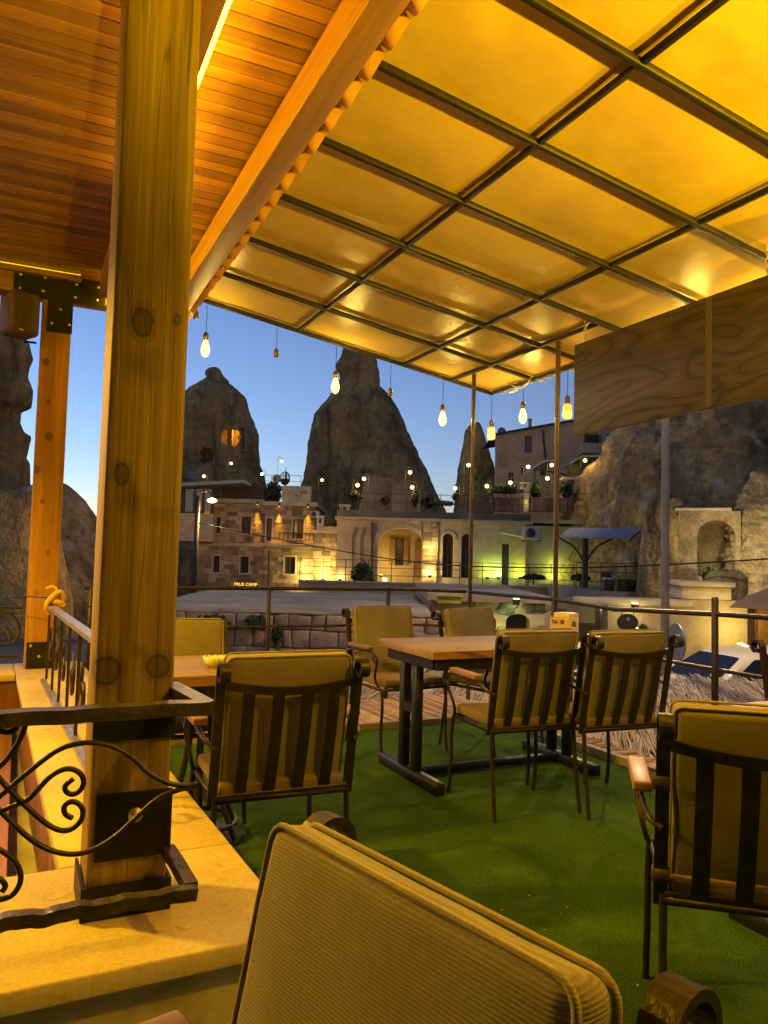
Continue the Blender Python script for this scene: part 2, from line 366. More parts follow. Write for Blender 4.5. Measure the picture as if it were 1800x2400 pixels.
rw = thing('unseen_restaurant_wall', 'unseen timber-clad restaurant front added behind the seating', 'wall', (0, 0, 0))  # unseen front, put behind the camera to block sky light
m_clad = wood('cladding boards', (.06, .03, .012), (.15, .08, .03), 'Z', .6, 24, 1.0, objvar=.3)
xx = -4.2
while xx < 5.2:
    mb = MB(); mb.bb(xx, xx+.196, -3.24, -3.2, -.2, 3.6); mb.build('cladding_board', m_clad, rw); xx += .2
mb = MB(); mb.bb(-4.2, 5.2, -3.4, -3.242, -.2, 3.8); mb.build('wall_core', m_clad, rw)
mb = MB(); mb.bb(1.1, 5.2, -3.2, -1.22, 3.36, 3.42); mb.build('eaves_soffit', m_clad, rw)
mb = MB(); mb.bb(-4.2, -4.0, -3.19, 5.6, -.2, 3.5); mb.build('side_wall', m_clad, rw)

lit = MB(); rl = random.Random(12)
for _ in range(30):
    x, y = rl.uniform(.75, 3.3), rl.uniform(.6, 4.9); q = rl.uniform(.002, .006); an = rl.uniform(0, 6.28)
    lit.box((0, 0, 0), (q*rl.uniform(1, 2.6), q, q*.5), Matrix.Translation((x, y, .003)) @ Matrix.Rotation(an, 4, 'Z'))
o = lit.build('floor_litter', mat('pale crumbs', (.45, .38, .22), .9)); tag(o, 'tiny pale crumbs and leaf bits scattered on the green carpet', 'litter', kind='stuff')
# ------------------------------------------------------------------ limestone parapet with wood lining
par = thing('parapet_wall', 'cream limestone parapet ledge carrying the wooden posts', 'wall', (.2625, 1.99, 0), R(1.9))
def pl(x, y): return x - .2625, y - 1.99
mb = MB()
def slab(mb, x0, x1, y0, y1, z0, z1): mb.rbox(((x0+x1)/2-.2625, (y0+y1)/2-1.99, (z0+z1)/2), (x1-x0, y1-y0, z1-z0), .006, 2)
slab(mb, -3.2, .605, 1.665, 2.24, .352, .40); o = mb.build('coping_slab', m_coping, par)
for (y0, y1) in ((2.243, 3.55), (3.553, 4.85), (4.853, 6.28)):
    mb = MB(); slab(mb, .145, .605, y0, y1, .352, .40); mb.build('coping_slab', m_coping, par)
mb = MB(); slab(mb, -3.2, .142, 5.75, 6.28, .352, .40); mb.build('coping_slab', m_coping, par)
mb = MB(); mb.bb(-3.2-.2625, .575-.2625, 1.70-1.99, 2.2-1.99, 0, .351); mb.bb(.19-.2625, .575-.2625, 2.2-1.99, 6.25-1.99, 0, .351); mb.bb(-3.2-.2625, .189-.2625, 5.8-1.99, 6.25-1.99, 0, .351)
mb.build('wall_body', m_plaster, par)
yy = 2.25
while yy < 5.7:                          # vertical lining boards on the inner side
    mb = MB(); mb.bb(.165-.2625, .189-.2625, yy-1.99, yy+.148-1.99, .005, .35); mb.build('lining_board', m_lining, par); yy += .152
xx = -1.2
while xx < .02:
    mb = MB(); mb.bb(xx-.2625, xx+.148-.2625, 5.775-1.99, 5.798-1.99, .005, .35); mb.build('lining_board', m_lining, par); xx += .152
pf = bpy.data.objects.new('pavilion_floor', None); COL.objects.link(pf); tag(pf, kind='structure')
xx = -3.2
m_fplank = wood('floor boards', (.22, .09, .025), (.42, .2, .06), 'Y', .35, 14, .8, objvar=.3)
while xx < .0:
    mb = MB(); mb.bb(xx, xx+.136, 2.25, 5.9, .001, .02); mb.build('floor_board', m_fplank, pf); xx += .14

# ------------------------------------------------------------------ wooden pavilion
pav = thing('wooden_pavilion', 'timber pavilion with plank ceiling, heavy posts and beams above the ledge', 'pavilion', (0, 0, 0))
def bolt(mb, x, y, z, r=.011): mb.add(*_ball((x, y, z), r, 8, 5, (1, .5, 1)), True)
def post(x, y, wdt, m, z0, z1, label):
    mb = MB(); mb.rbox((0, 0, (z0+z1)/2), (wdt, wdt, z1-z0), .008, 2); o = mb.build('post', m, pav); o.location = (x, y, 0); o['label'] = label; return o
p1 = post(.2625, 1.99, .178, m_pine_post, .40, 3.04, 'thick knotted timber post in front')
mb = MB(); mb.bb(-.075, .095, -.0985, -.0895, .53, .68); mb.build('base_plate', m_plate, p1)
mb = MB(); mb.prism([(-.1, -.1), (.1, -.1), (.1, .1), (.0925, .1), (.0925, -.092), (-.0925, -.092), (-.0925, .1), (-.1, .1)], .402, .475, 'xy'); mb.build('foot_shoe', m_plate, p1)
mb = MB(); mb.bb(-.09, .095, -.0975, -.0895, .8, .85); mb.build('rail_plate', m_plate, p1)
mb = MB(); mb.lathe([(.0, 0), (.017, .001), (.017, .003), (.009, .004), (.009, .009), (.004, .012)], 14, (0, 0, 0), Matrix.Translation((.012, -.099, .628)) @ Matrix.Rotation(R(90), 4, 'X')); mb.build('bolt', m_bolt, p1)
p2 = post(.165, 6.06, .2, m_pine, .40, 3.06, 'slimmer orange timber post at the far corner')
mb = MB(); mb.bb(-.085, .105, -.108, -.1005, .402, .585); mb.build('base_plate', m_plate, p2)
for bx, bz in ((-.06, .56), (.055, .56), (-.002, .485)):
    mb = MB(); bolt(mb, bx, -.109, bz); mb.build('bolt', m_bolt, p2)
mb = MB(); mb.prism([(-.06, 2.80), (.105, 2.80), (.105, 3.03), (.32, 3.03), (.32, 3.22), (-.29, 3.22), (-.29, 3.03), (-.06, 3.03)], -.116, -.1085); mb.build('bracket_plate', m_plate, p2)
for bx, bz in ((-.25, 3.18), (-.09, 3.185), (.12, 3.17), (.27, 3.175), (-.25, 3.08), (-.1, 3.085), (.115, 3.075), (.265, 3.08), (.02, 2.97), (-.035, 2.86), (.085, 2.865)):
    mb = MB(); bolt(mb, bx, -.117, bz); mb.build('bolt', m_bolt, p2)
mb = MB(); mb.rbox((.482, 1.5, 3.15), (.10, 8.6, .19), .008); mb.build('beam', m_beam, pav)['label'] = 'beam above the posts'
mb = MB(); mb.rbox((1.01, 1.53, 3.145), (.125, 9.2, .17), .008); mb.build('beam', m_beam, pav)['label'] = 'outer eaves beam'
mb = MB(); mb.rbox((-1.1, 6.03, 3.15), (4.08, .16, .2), .008); mb.build('beam', m_beamx, pav)['label'] = 'far cross beam'
mb = MB(); mb.bb(-3.1, .318, 5.90, 5.948, 3.19, 3.226); mb.build('ledger', m_beamx, pav)
mb = MB(); mb.rbox((-2.6, 1.5, 3.15), (.2, 8.6, .19), .008); mb.build('beam', m_beam, pav)
cl = bpy.data.objects.new('ceiling', None); COL.objects.link(cl); cl.parent = pav
mbp = MB(); mbp.box((0, 0, 0), (3.74, .0775, .02)); mp = mbp.mesh('plank'); mp.materials.append(m_plank)
mbq = MB(); mbq.box((0, 0, 0), (4.06, .082, .02)); 
y = -2.8
while y < 6.12:
    piece('plank', mp, cl, (-.84 + rnd.uniform(-.003, .003), y, 3.262 + rnd.uniform(-.001, .001))); y += .0872
mb = MB(); mb.bb(-2.75, 1.06, -2.85, 6.14, 3.28, 3.31); mb.build('roof_deck', m_beamx, pav)
# wavy roofing sheet over the eaves
vs = []; fs = []; ny = 560
for i in range(ny+1):
    yy = -2.8 + 9.1*i/ny
    for x0, zz in ((1.05, 3.265), (1.165, 3.14)):
        vs.append((x0 + (.012*math.sin(yy*2*math.pi/.21) if x0 > 1.1 else 0), yy, zz + .028*math.sin(yy*2*math.pi/.21)))
for i in range(ny): fs.append((i*2, i*2+1, i*2+3, i*2+2))
mb = MB(); mb.add(vs, fs, True); o = mb.build('roofing_sheet', m_roof, pav); sm = o.modifiers.new('s', 'SOLIDIFY'); sm.thickness = .006
# LED strips
mb = MB(); mb.bb(.534, .554, 2.0, 5.9, 3.085, 3.105); o = mb.build('light_strip', m_led); tag(o, 'glowing amber light strip along the beam beside the thick post', 'light strip')
mb = MB(); mb.bb(-3.0, .31, 5.925, 5.94, 3.236, 3.242); o = mb.build('light_strip', emit('led strip dim', AMBER, 1.2)); tag(o, 'amber light strip lying on top of the far cross beam', 'light strip')
mb = MB(); mb.bb(.418, .430, 2.3, 4.3, 3.085, 3.105); o = mb.build('light_strip', emit('led strip added', AMBER, 30)); tag(o, 'added unseen amber light strip on the hidden side of the post beam', 'light strip')  # added out of sight to even out light on the left ceiling
mb = MB(); mb.bb(-2.492, -2.484, 1.9, 5.9, 3.085, 3.1); o = mb.build('light_strip', emit('led strip left', AMBER, 210)); tag(o, 'amber light strip on the far left pavilion beam', 'light strip')
ls = thing('light_strip', 'long unseen amber fill strip under the eaves behind the seating', 'light strip', (2.6, -2.4, 2.42))  # unseen strip, works as front fill for post and chair backs
mb = MB(); mb.box((0, 0, 0), (3.6, .05, .03)); mb.build('housing', m_tsteel, ls)
mb = MB(); mb.box((0, .028, 0), (3.5, .006, .026)); mb.build('diffuser', emit('led strip rear', (1, .60, .01), 46), ls)

def pendant(label, x, y, z, power):  # out-of-view lamps added to brighten ledge, carpet and cushion tops
    r = thing('added_pendant_lamp', label, 'lamp', (x, y, 3.25), 0, 'added unseen pendant lamps'); d = 3.25 - z
    mb = MB(); mb.tube([(0, 0, 0), (0, 0, -d+.16)], .004, 6); mb.build('cord', m_wire, r)
    mb = MB(); mb.lathe([(.025, .16), (.04, .12), (.17, .0), (.165, .0), (.035, .115), (.0, .12)], 24, (0, 0, -d)); mb.build('shade', m_tsteel, r)
    mb = MB(); mb.ball((0, 0, -d+.05), .035, 10, 8); mb.build('bulb', emit('pendant bulb', AMBER, 60), r)
    lamp('added_pendant_light', r, (0, 0, -d+.03), power, (1, .54, .008), .06, 'SPOT', R(150))
pendant('added unseen pendant lamp inside the pavilion left of the thick post', -1.15, 3.1, 2.45, 620)
pendant('added shaded pendant lamp above the near tables, out of view', 1.75, .35, 2.62, 190)
pendant('added unseen pendant lamp inside the pavilion nearer the front', -1.6, 4.9, 2.45, 260)

# ------------------------------------------------------------------ wrought-iron railing on the ledge
def aty(px, py, y):
    d = FW + RT * ((px - 900) / 1800) + UP * ((1200 - py) / 1800); d = h2w(d.x, d.y, d.z); t = y / d.y; return Vector((d.x*t, y, H + d.z*t))
ir = thing('iron_railing', 'wrought iron scroll railing with hammered handrail round the thick post', 'railing', (0, 0, 0))
mb = MB(); n = 240; pts = []
for i in range(n+1):
    x = -2.6 + 2.995*i/n; pts.append((x, 1.70 + .0012*math.sin(x*31), .905 + .0010*math.sin(x*47)))
mb.ribbon(pts, (0, 1, 0), .042, .028); o = mb.build('handrail', m_ironh, ir)
mb = MB(); mb.ribbon([(.385, 1.70, .9035), (.37, 1.85, .9035), (.355, 1.98, .9035)], (1, 0, 0),   .04, .027); mb.build('handrail', m_ironh, ir)
mb = MB(); mb.ribbon([(.318, 2.1, .90), (.29, 3.0, .897), (.19, 5.15, .89)], (1, 0, 0), .045, .02); mb.build('handrail', mat('worn galvanised rail', (.34, .30, .27), .35, .6, (14, .3)), ir)
mb = MB(); pts = []
for i in range(n+1):
    x = -2.6 + 2.98*i/n; pts.append((x, 1.70 + .0018*math.sin(x*53), .512 + .0022*math.sin(x*61)+.0012*math.sin(x*140)))
mb.ribbon(pts, (0, 1, 0), .030, .026); mb.build('bottom_rail', m_ironh, ir)
mb = MB(); mb.ribbon([(.372, 1.715, .515), (.36, 1.84, .53), (.353, 1.90, .535)], (1, 0, 0), .028, .025); mb.build('bottom_rail', m_ironh, ir)
mb = MB(); mb.ribbon([(.30, 2.1, .44), (.27, 3.0, .438), (.17, 5.2, .435)], (1, 0, 0), .03, .02); mb.build('bottom_rail', mat('worn galvanised rail', (.34, .30, .27)), ir)
YR = 1.70
def curve(pxs, it=3): return smooth([aty(a, b, YR) for a, b in pxs], it)
curves = [
 [(462, 1838), (440, 1842), (395, 1838), (345, 1812), (310, 1775), (265, 1748), (205, 1738), (140, 1752), (75, 1802), (-5, 1870), (-60, 1915)],
 [(462, 1844), (420, 1850), (372, 1868), (320, 1915), (265, 1968), (195, 2004), (130, 2000), (70, 1970), (-10, 1890), (-60, 1840)],
 [(-30, 1912), (62, 1878), (85, 1855), (120, 1815), (160, 1798), (192, 1812), (198, 1842), (175, 1864), (155, 1858), (150, 1842), (172, 1825)],
 [(-40, 1780), (15, 1845), (60, 1890), (120, 1942), (160, 1950), (192, 1925), (196, 1895), (175, 1876), (150, 1885), (150, 1908), (170, 1918)],
 [(60, 1700), (45, 1740), (10, 1790), (-30, 1815)], [(-40, 1690), (10, 1720), (35, 1712), (40, 1700)],
 [(-40, 1975), (0, 1990), (40, 2020), (52, 2060), (35, 2095), (10, 2108), (-40, 2110)], [(-30, 2050), (0, 2058), (15, 2075), (5, 2090)]]
for c in curves:
    mb = MB(); mb.tube(curve(c), .0056, 7); mb.build('scroll', m_iron, ir)
def side_scroll(y0, x0, k):
    pts = [(x0, y0 + a, .66 + b) for a, b in spiral(0, 0, .11, .02, R(90), R(90+430*k), 26)]
    mb = MB(); mb.tube(pts, .008, 6); mb.build('scroll', m_iron, ir)
for i, yy in enumerate((2.6, 3.0, 3.4, 3.8, 4.2, 4.6, 5.0)):
    side_scroll(yy, .318 - (yy-2.1)*.042, 1 if i % 2 else -1)
    mb = MB(); xb = .318 - (yy+.18-2.1)*.042; mb.box((xb, yy+.18, .665), (.014, .014, .44)); mb.build('baluster', m_iron, ir)
fr = thing('iron_railing', 'far wrought iron railing section left of the slim orange post', 'railing', (0, 0, 0))
mb = MB(); mb.ribbon([(-3, 6.12, .80), (.04, 6.12, .815)], (0, 1, 0), .04, .02); mb.build('handrail', m_iron, fr)
mb = MB(); mb.ribbon([(-3, 6.12, .47), (.04, 6.12, .47)], (0, 1, 0), .03, .02); mb.build('bottom_rail', m_iron, fr)
for k, cx in enumerate((-.02, -.26, -.5, -.75)):
    for sgn in (1, -1):
        mb = MB(); mb.tube([(cx + sgn*a*.9 - .05, 6.12, .64 + b) for a, b in spiral(0, 0, .15, .03, R(60), R(430), 24)], .007, 6); mb.build('scroll', m_iron, fr)
# rope knot on the rail end
rp = thing('rope_knot', 'yellow rope knotted round the rail end by the slim post', 'rope', (.20, 5.1, .9))
m_rope = mat('yellow rope', (.62, .36, .05), .8, 0, (60, .4), (120, .8, .004))
mb = MB(); mb.tube(smooth([(-.02, 0, -.05), (-.04, -.03, .0), (-.01, -.045, .05), (.035, -.02, .09), (.06, .0, .05), (.05, .03, -.02), (.0, .04, -.05), (-.03, .02, .0), (.02, -.045, .03), (.06, -.02, .0)], 2), .017, 7); mb.build('knot', m_rope, rp)
mb = MB(); mb.tube(smooth([(.03, -.02, .08), (.0, -.01, .12), (-.04, .0, .1)], 2), .008, 6); mb.build('loose_end', m_rope, rp)
mb = MB(); mb.tube([(.0, .0, .045), (-.12, .55, .02), (-.5, .8, -.02)], .004, 5); mb.build('wire', m_wire, rp)
# loudspeaker on the slim post
sp = thing('loudspeaker', 'dark brown box loudspeaker bracketed beside the slim post', 'loudspeaker', (-.075, 5.86, 2.862), R(28))
m_spk = mat('speaker cabinet', (.075, .045, .03), .6, 0, (18, .2)); 
mb = MB(); mb.rbox((0, 0, 0), (.2, .2, .30), .028, 3); mb.build('cabinet', m_spk, sp)
mb = MB(); mb.rbox((0, -.103, 0), (.17, .012, .27), .006); mb.build('grille', mat('speaker grille', (.055, .035, .025), .75, 0, (160, .5)), sp)
mb = MB(); mb.box((-.04, -.112, -.13), (.03, .004, .01)); mb.build('badge', m_bolt, sp)
mb = MB(); mb.tube([(.07, .06, .14), (.14, .02, .14)], .008, 6); mb.tube([(.07, .06, -.16), (.14, .02, -.16)], .008, 6); mb.build('bracket', m_plate, sp)

# ------------------------------------------------------------------ fabric canopy on a steel grid
can = thing('fabric_canopy', 'vinyl canopy stretched over a dark steel tube grid with two poles', 'canopy', (0, 0, 0))
def cz(x): return 3.34 - .16*(x - 1.21)
AY = [6.3, 5.62, 4.91, 4.22, 3.54, 2.87, 2.21, 1.54, .87, .2, -.47, -1.14]
BX = [1.24, 2.105, 3.135, 4.11]
SL = math.atan(.16)
def abar(y, x0, x1, s=.033):
    mb = MB(); L = (x1-x0)/math.cos(SL); mb.rbox((0, 0, 0), (L, s, s), .004, 1); o = mb.build('bar', m_tube, can); o.location = ((x0+x1)/2, y, cz((x0+x1)/2)); o.rotation_euler = (0, SL, 0)
def bbar(x, y0, y1, s=.029, dz=0.0):
    mb = MB(); mb.rbox((0, 0, 0), (s, y1-y0, s), .004, 1); o = mb.build('bar', m_tube, can); o.location = (x, (y0+y1)/2, cz(x)+dz)
for y in AY: abar(y, 1.215, 4.13)
for x in BX:
    for y0, y1 in zip(AY[1:], AY[:-1]): bbar(x, y0+.017, y1-.017)
for y0, y1 in ((5.62, 6.3), (4.91, 5.62), (4.22, 4.91)): bbar(3.655, y0+.017, y1-.017)
vs = []; fs = []; nx, ny = 64, 190
for j in range(ny+1):
    for i in range(nx+1):
        x = 1.225 + (4.16-1.225)*i/nx; y = -1.2 + 7.56*j/ny
        ya = max([a for a in AY if a <= y + 1e-6], default=y-.3); yb = min([a for a in AY if a > y], default=y+.3); xa = max([a for a in BX if a <= x + 1e-6], default=x-.3); xb = min([a for a in BX if a > x], default=x+.3)
        sag = math.sin(math.pi*min(1, max(0, (y-ya)/(yb-ya)))) * math.sin(math.pi*min(1, max(0, (x-xa)/(xb-xa))))
        z = cz(x) + .033 - .012*sag + .006*noise.noise((x*1.4, y*1.4, 0)) + .0025*noise.noise((x*6, y*5, 3))
        vs.append((x, y, z))
for j in range(ny):
    for i in range(nx): a = j*(nx+1)+i; fs.append((a, a+1, a+nx+2, a+nx+1))
mb = MB(); mb.add(vs, fs, True); o = mb.build('fabric', m_canvas, can); sm = o.modifiers.new('s', 'SOLIDIFY'); sm.thickness = .003; sm.offset = 1
for (px_, py_) in ((3.66, 5.9), (3.66, 4.69)):
    mb = MB(); mb.tube([(px_, py_, -.1), (px_, py_, cz(px_)-.02)], .019, 12); mb.build('pole', m_pole, can)
rnd = random.Random(11); mb = MB()
for k in range(520):
    y = rnd.uniform(-1.2, 6.3); x0 = 3.95 + rnd.uniform(-.04, .1); x1 = 4.17 + rnd.uniform(0, .09); z0 = cz(x0)+.062
    w2 = rnd.uniform(.006, .012); z1 = cz(x1) + .06 - rnd.uniform(0, .04)
    mb.tube([(x0, y, z0), (x1, y + rnd.uniform(-.03, .03), z1)], [w2, w2*.6], 4)
o = mb.build('reed_fringe', m_reed, can); tag(o, kind='stuff')
mb = MB(); mb.tube(smooth([(4.05, 5.95, 2.90), (4.12, 5.8, 2.82), (4.06, 5.6, 2.86), (4.08, 5.55, 2.97)], 2), .006, 5); mb.tube(smooth([(4.12, 5.86, 2.83), (4.05, 5.93, 2.80), (4.09, 5.83, 2.83)], 2), .006, 5); mb.tube(smooth([(4.1, 5.3, 2.83), (4.06, 5.2, 2.9), (4.08, 5.05, 2.95)], 1), .006, 5); mb.build('cord', mat('pale cord', (.6, .52, .36)), can)

def uplighter(label, x, y, z, power, aim):  # unseen lamps added behind camera, bowls shaped to light the canopy only
    r = thing('uplighter', label, 'lamp', (x, y, 0), 0, 'added uplighter lamps behind the seating')
    mb = MB(); mb.tube([(0, 0, 0), (0, 0, z-.12)], .016, 8); mb.lathe([(.14, 0), (.14, .02), (.02, .04)], 18); mb.build('stand', m_tsteel, r)
    mb = MB(); mb.lathe([(.02, -.13), (.10, -.11), (.16, .0), (.155, .0), (.095, -.104), (.0, -.12)], 20, (0, 0, z)); mb.build('bowl', m_tsteel, r)
    mb = MB(); mb.lathe([(.08, -.10), (.08, -.096)], 18, (0, 0, z)); mb.build('diffuser', emit('uplighter glass', AMBER, 8), r)
    lamp('added_uplighter_light', r, (0, 0, z-.05), power, (1, .61, .01), .03, 'SPOT', R(70), Vector(aim).to_track_quat('-Z', 'Y').to_euler())
uplighter('added unseen bowl uplighter on the right behind the seating', 3.2, -2.4, 1.0, 3600, (-.05, .9, .40))
uplighter('added unseen bowl uplighter in the corner behind the seating', 4.3, -2.2, 1.0, 2600, (-.2, .9, .40))

# ------------------------------------------------------------------ hanging plywood board
pb = thing('plywood_board', 'long plain plywood board hung on chains under the canopy edge', 'board', (3.58, 2.9, 2.48), 0)
mb = MB(); mb.rbox((0, .02, 0), (.036, 2.92, .66), .003, 1); mb.build('panel', m_ply, pb)
mb = MB(); mb.bb(-.0192, -.0182, .255, .30, -.325, .325); mb.build('joint_strip', wood('joint strip', (.085, .063, .026), (.165, .13, .06), 'Z', .6, 20, 1.0), pb)
for yy in (1.38, -.1):
    ch = bpy.data.objects.new('chain', None); COL.objects.link(ch); ch.parent = pb; ch.location = (0, yy, .33)
    for k in range(7):
        tw = (k % 2)*math.pi/2 + .3; ring = [(.010*math.cos(a)*math.cos(tw), .010*math.cos(a)*math.sin(tw), .017*math.sin(a)) for a in [2*math.pi*i/12 for i in range(12)]]
        mb = MB(); mb.tube([(0.012*math.sin(k), .01*math.cos(k*2), .01 + k*.024) and (p[0] + .004*math.sin(k*1.7), p[1], p[2] + .012 + k*.024) for p in ring], .0032, 6, closed=True); mb.build('link', m_bolt, ch)
# ------------------------------------------------------------------ terrace rail
tr = thing('terrace_railing', 'dark iron two-bar railing round the edge of the terrace', 'railing', (0, 0, 0))
def rod(name, pts, r, root=tr, m=None): mb = MB(); mb.tube(pts, r, 8); return mb.build(name, m or m_rail, root)
rod('top_rail', [(.45, 6.12, .962), (1.9, 6.12, .964), (3.22, 6.1, .962), (3.64, 5.93, .955)], .0155)
rod('top_rail', [(3.66, 5.89, .953), (3.66, 4.7, .957), (3.66, 4.04, .932), (3.66, 3.1, .966), (3.66, 1.2, 1.0)], .0155)
rod('mid_rail', [(.45, 6.12, .655), (1.9, 6.12, .655), (3.22, 6.1, .65), (3.64, 5.93, .645)], .012)
rod('mid_rail', [(3.66, 5.89, .645), (3.66, 4.7, .645), (3.66, 3.1, .645), (3.66, 1.2, .66)], .012)
for x, y, zt in ((.5, 6.12, .97), (1.87, 6.12, .97), (2.95, 6.11, .98), (3.66, 3.22, 1.06), (3.66, 1.6, 1.06)):
    mb = MB(); mb.rbox((x, y, zt/2 - .05), (.03, .03, zt+.1), .003, 1); mb.build('rail_post', m_rail, tr)

# ------------------------------------------------------------------ armchairs
BA = R(11)
MBK = Matrix.Translation((0, -.20, .44)) @ Matrix.Rotation(BA, 4, 'X')
def chair_meshes(seed=0):
    D = []
    def crumple(mb, amp=.0045):
        mb.v = [tuple(Vector(p) + Vector((noise.noise((p[0]*9+seed*5, p[1]*9, p[2]*9)), noise.noise((p[0]*8, p[1]*8+seed*7, p[2]*8)), noise.noise((p[0]*8, p[1]*8, p[2]*8+seed*3)) * .8)) * amp) for p in mb.v]
    def a(name, mb, m, sub=None): me = mb.mesh(name); me.materials.append(m); D.append((name, me, sub))
    mb = MB(); mb.rbox((0, .01, .462), (.46, .44, .05), .018, 3); crumple(mb); a('seat_cushion', mb, m_seat)
    mb = MB(); mb.tube([(-.24, -.21, .425), (.24, -.21, .425), (.24, .22, .425), (-.24, .22, .425)], .011, 8, closed=True)
    for x in (-.12, 0, .12): mb.box((x, .005, .43), (.03, .42, .004))
    a('seat_frame', mb, m_iron)
    mb = MB(); mb.rbox((0, .05, .245), (.452, .062, .49), .022, 4, MBK, puff=.005); crumple(mb); a('back_cushion', mb, m_cush)
    for sy in (-1, 1):
        mb = MB(); c = .025; w2, h2 = .226, .245
        P = []
        for cx, cz_, a0 in ((w2-c, h2-c, 0), (-w2+c, h2-c, 90), (-w2+c, -h2+c, 180), (w2-c, -h2+c, 270)):
            for k in range(5): an = R(a0 + 22.5*k); P.append((cx + c*math.cos(an), .05 + sy*.0255, .245 + cz_ + c*math.sin(an)))
        mb.tube(P, .0042, 6, MBK, closed=True); crumple(mb); a('piping', mb, m_cushb, 'back_cushion')
    for sx in (-1, 1):
        pts = [(0, 0, -.03), (0, 0, .2), (0, 0, .40), (0, .002, .445)] + [(0, -.036 + q[0], .455 + q[1]) for q in spiral(0, 0, .038, .020, 0, R(330), 18)]
        mb = MB(); mb.ribbon([(sx*.25, p[1], p[2]) for p in pts], (1, 0, 0), .034, .010, MBK); a('upright', mb, m_iron)
    mb = MB(); mb.ribbon([(x, -.012 - .028*(1-(x/.235)**2), .405 - .018*(1-(x/.235)**2)) for x in [-.235 + .047*i for i in range(11)]], (0, 0, 1), .03, .010, MBK); a('top_rail', mb, m_iron)
    mb = MB(); mb.tube([(-.24, 0, .0), (.24, 0, .0)], .011, 8, MBK); a('bottom_rail', mb, m_iron)
    for x in (-.155, -.052, .052, .155):
        b = -.028*(1-(x/.235)**2)
        mb = MB(); mb.ribbon([(x, -.008+b, .40-.018*(1-(x/.235)**2)), (x, -.014+b*.8, .25), (x, -.010+b*.4, .1), (x, -.004, .0)], (1, 0, 0), .042, .005, MBK); a('slat', mb, m_iron)
    for sx in (-1, 1):
        mb = MB(); mb.tube(smooth([(sx*.25, -.245, .615), (sx*.285, -.22, .635), (sx*.292, -.10, .664), (sx*.29, .10, .668), (sx*.288, .185, .665), (sx*.286, .225, .625), (sx*.28, .20, .56), (sx*.27, .165, .505), (sx*.255, .175, .45), (sx*.243, .215, .425)], 2), .0085, 7)
        mb.tube([(sx*.288, .19 + p[0], .625 + p[1]) for p in spiral(0, 0, .032, .014, R(80), R(-260), 14)], .006, 6); a('arm_frame', mb, m_iron)
        mb = MB(); mb.rbox((sx*.29, -.005, .688), (.052, .29, .026), .006, 2); a('armrest', mb, m_arm)
    for sx in (-1, 1):
        mb = MB(); mb.tube(smooth([(sx*.243, .215, .43), (sx*.246, .238, .33), (sx*.248, .225, .18), (sx*.25, .235, .08), (sx*.25, .25, 0)], 2), .0105, 8); a('leg', mb, m_iron)
        mb = MB(); mb.tube(smooth([(sx*.243, -.205, .44), (sx*.245, -.22, .25), (sx*.248, -.262, 0)], 2), .0105, 8); a('leg', mb, m_iron)
    return D
CHS = [chair_meshes(k) for k in range(4)]; CHN = [0]
def chair(label, x, y, rz, sc=1.0, group=None, z=0):
    r = thing('armchair', label, 'chair', (x, y, z), rz, group); r.scale = (sc, sc, sc); last = {}
    CHN[0] += 1
    for name, me, sub in CHS[CHN[0] % 4]:
        o = bpy.data.objects.new(name, me); COL.objects.link(o); o.parent = last[sub] if sub else r; last[name] = o
    return r
def chair_by_back(label, bx, by, rz, sc=1.0, group=None):   # bx,by = middle of the top of the back
    oy = -.27*sc
    return chair(label, bx - math.sin(-rz)*oy*1.0, by - math.cos(rz)*oy, rz, sc, group)
G1 = 'iron armchairs on the green carpet'
chair_by_back('tan ribbed armchair facing left in the foreground, its back filling the bottom', .392, .70, R(104), .985, G1)
chair_by_back('armchair seen from behind nearest the limestone ledge and thick post', .862, 2.53, R(-2), .967, G1)
chair_by_back('tan armchair facing us across the small table at left, half hidden by the thick post', .755, 4.03, R(180), .967, G1)
chair_by_back('tan armchair facing us at the left end of the main table', 2.29, 4.87, R(184), .967, G1)
chair_by_back('tan armchair facing us across the main table, turned a little', 2.84, 4.63, R(195), .967, G1)
chair_by_back('armchair seen from behind in the middle, tucked at the near side of the main table', 2.335, 3.095, R(-4), .967, G1)
chair_by_back('armchair seen from behind beside the plywood board end of the main table', 2.79, 2.965, R(-4), .967, G1)
m_dark_tie = mat('dark strap', (.05, .035, .02), .8)
c8 = chair_by_back('large dark slatted armchair seen from behind at the right edge', 1.625, 1.265, R(-40), .967, G1)
for dz, xx in ((.30, -.255), (.05, -.25)):
    mb = MB(); mb.rbox((xx, .0, dz), (.045, .03, .035), .004, 1, MBK); mb.build('cushion_tie', m_dark_tie, c8)
chair_by_back('armchair showing only a scroll and cushion edge at the right border', 3.5, 2.52, R(165), .967, G1)

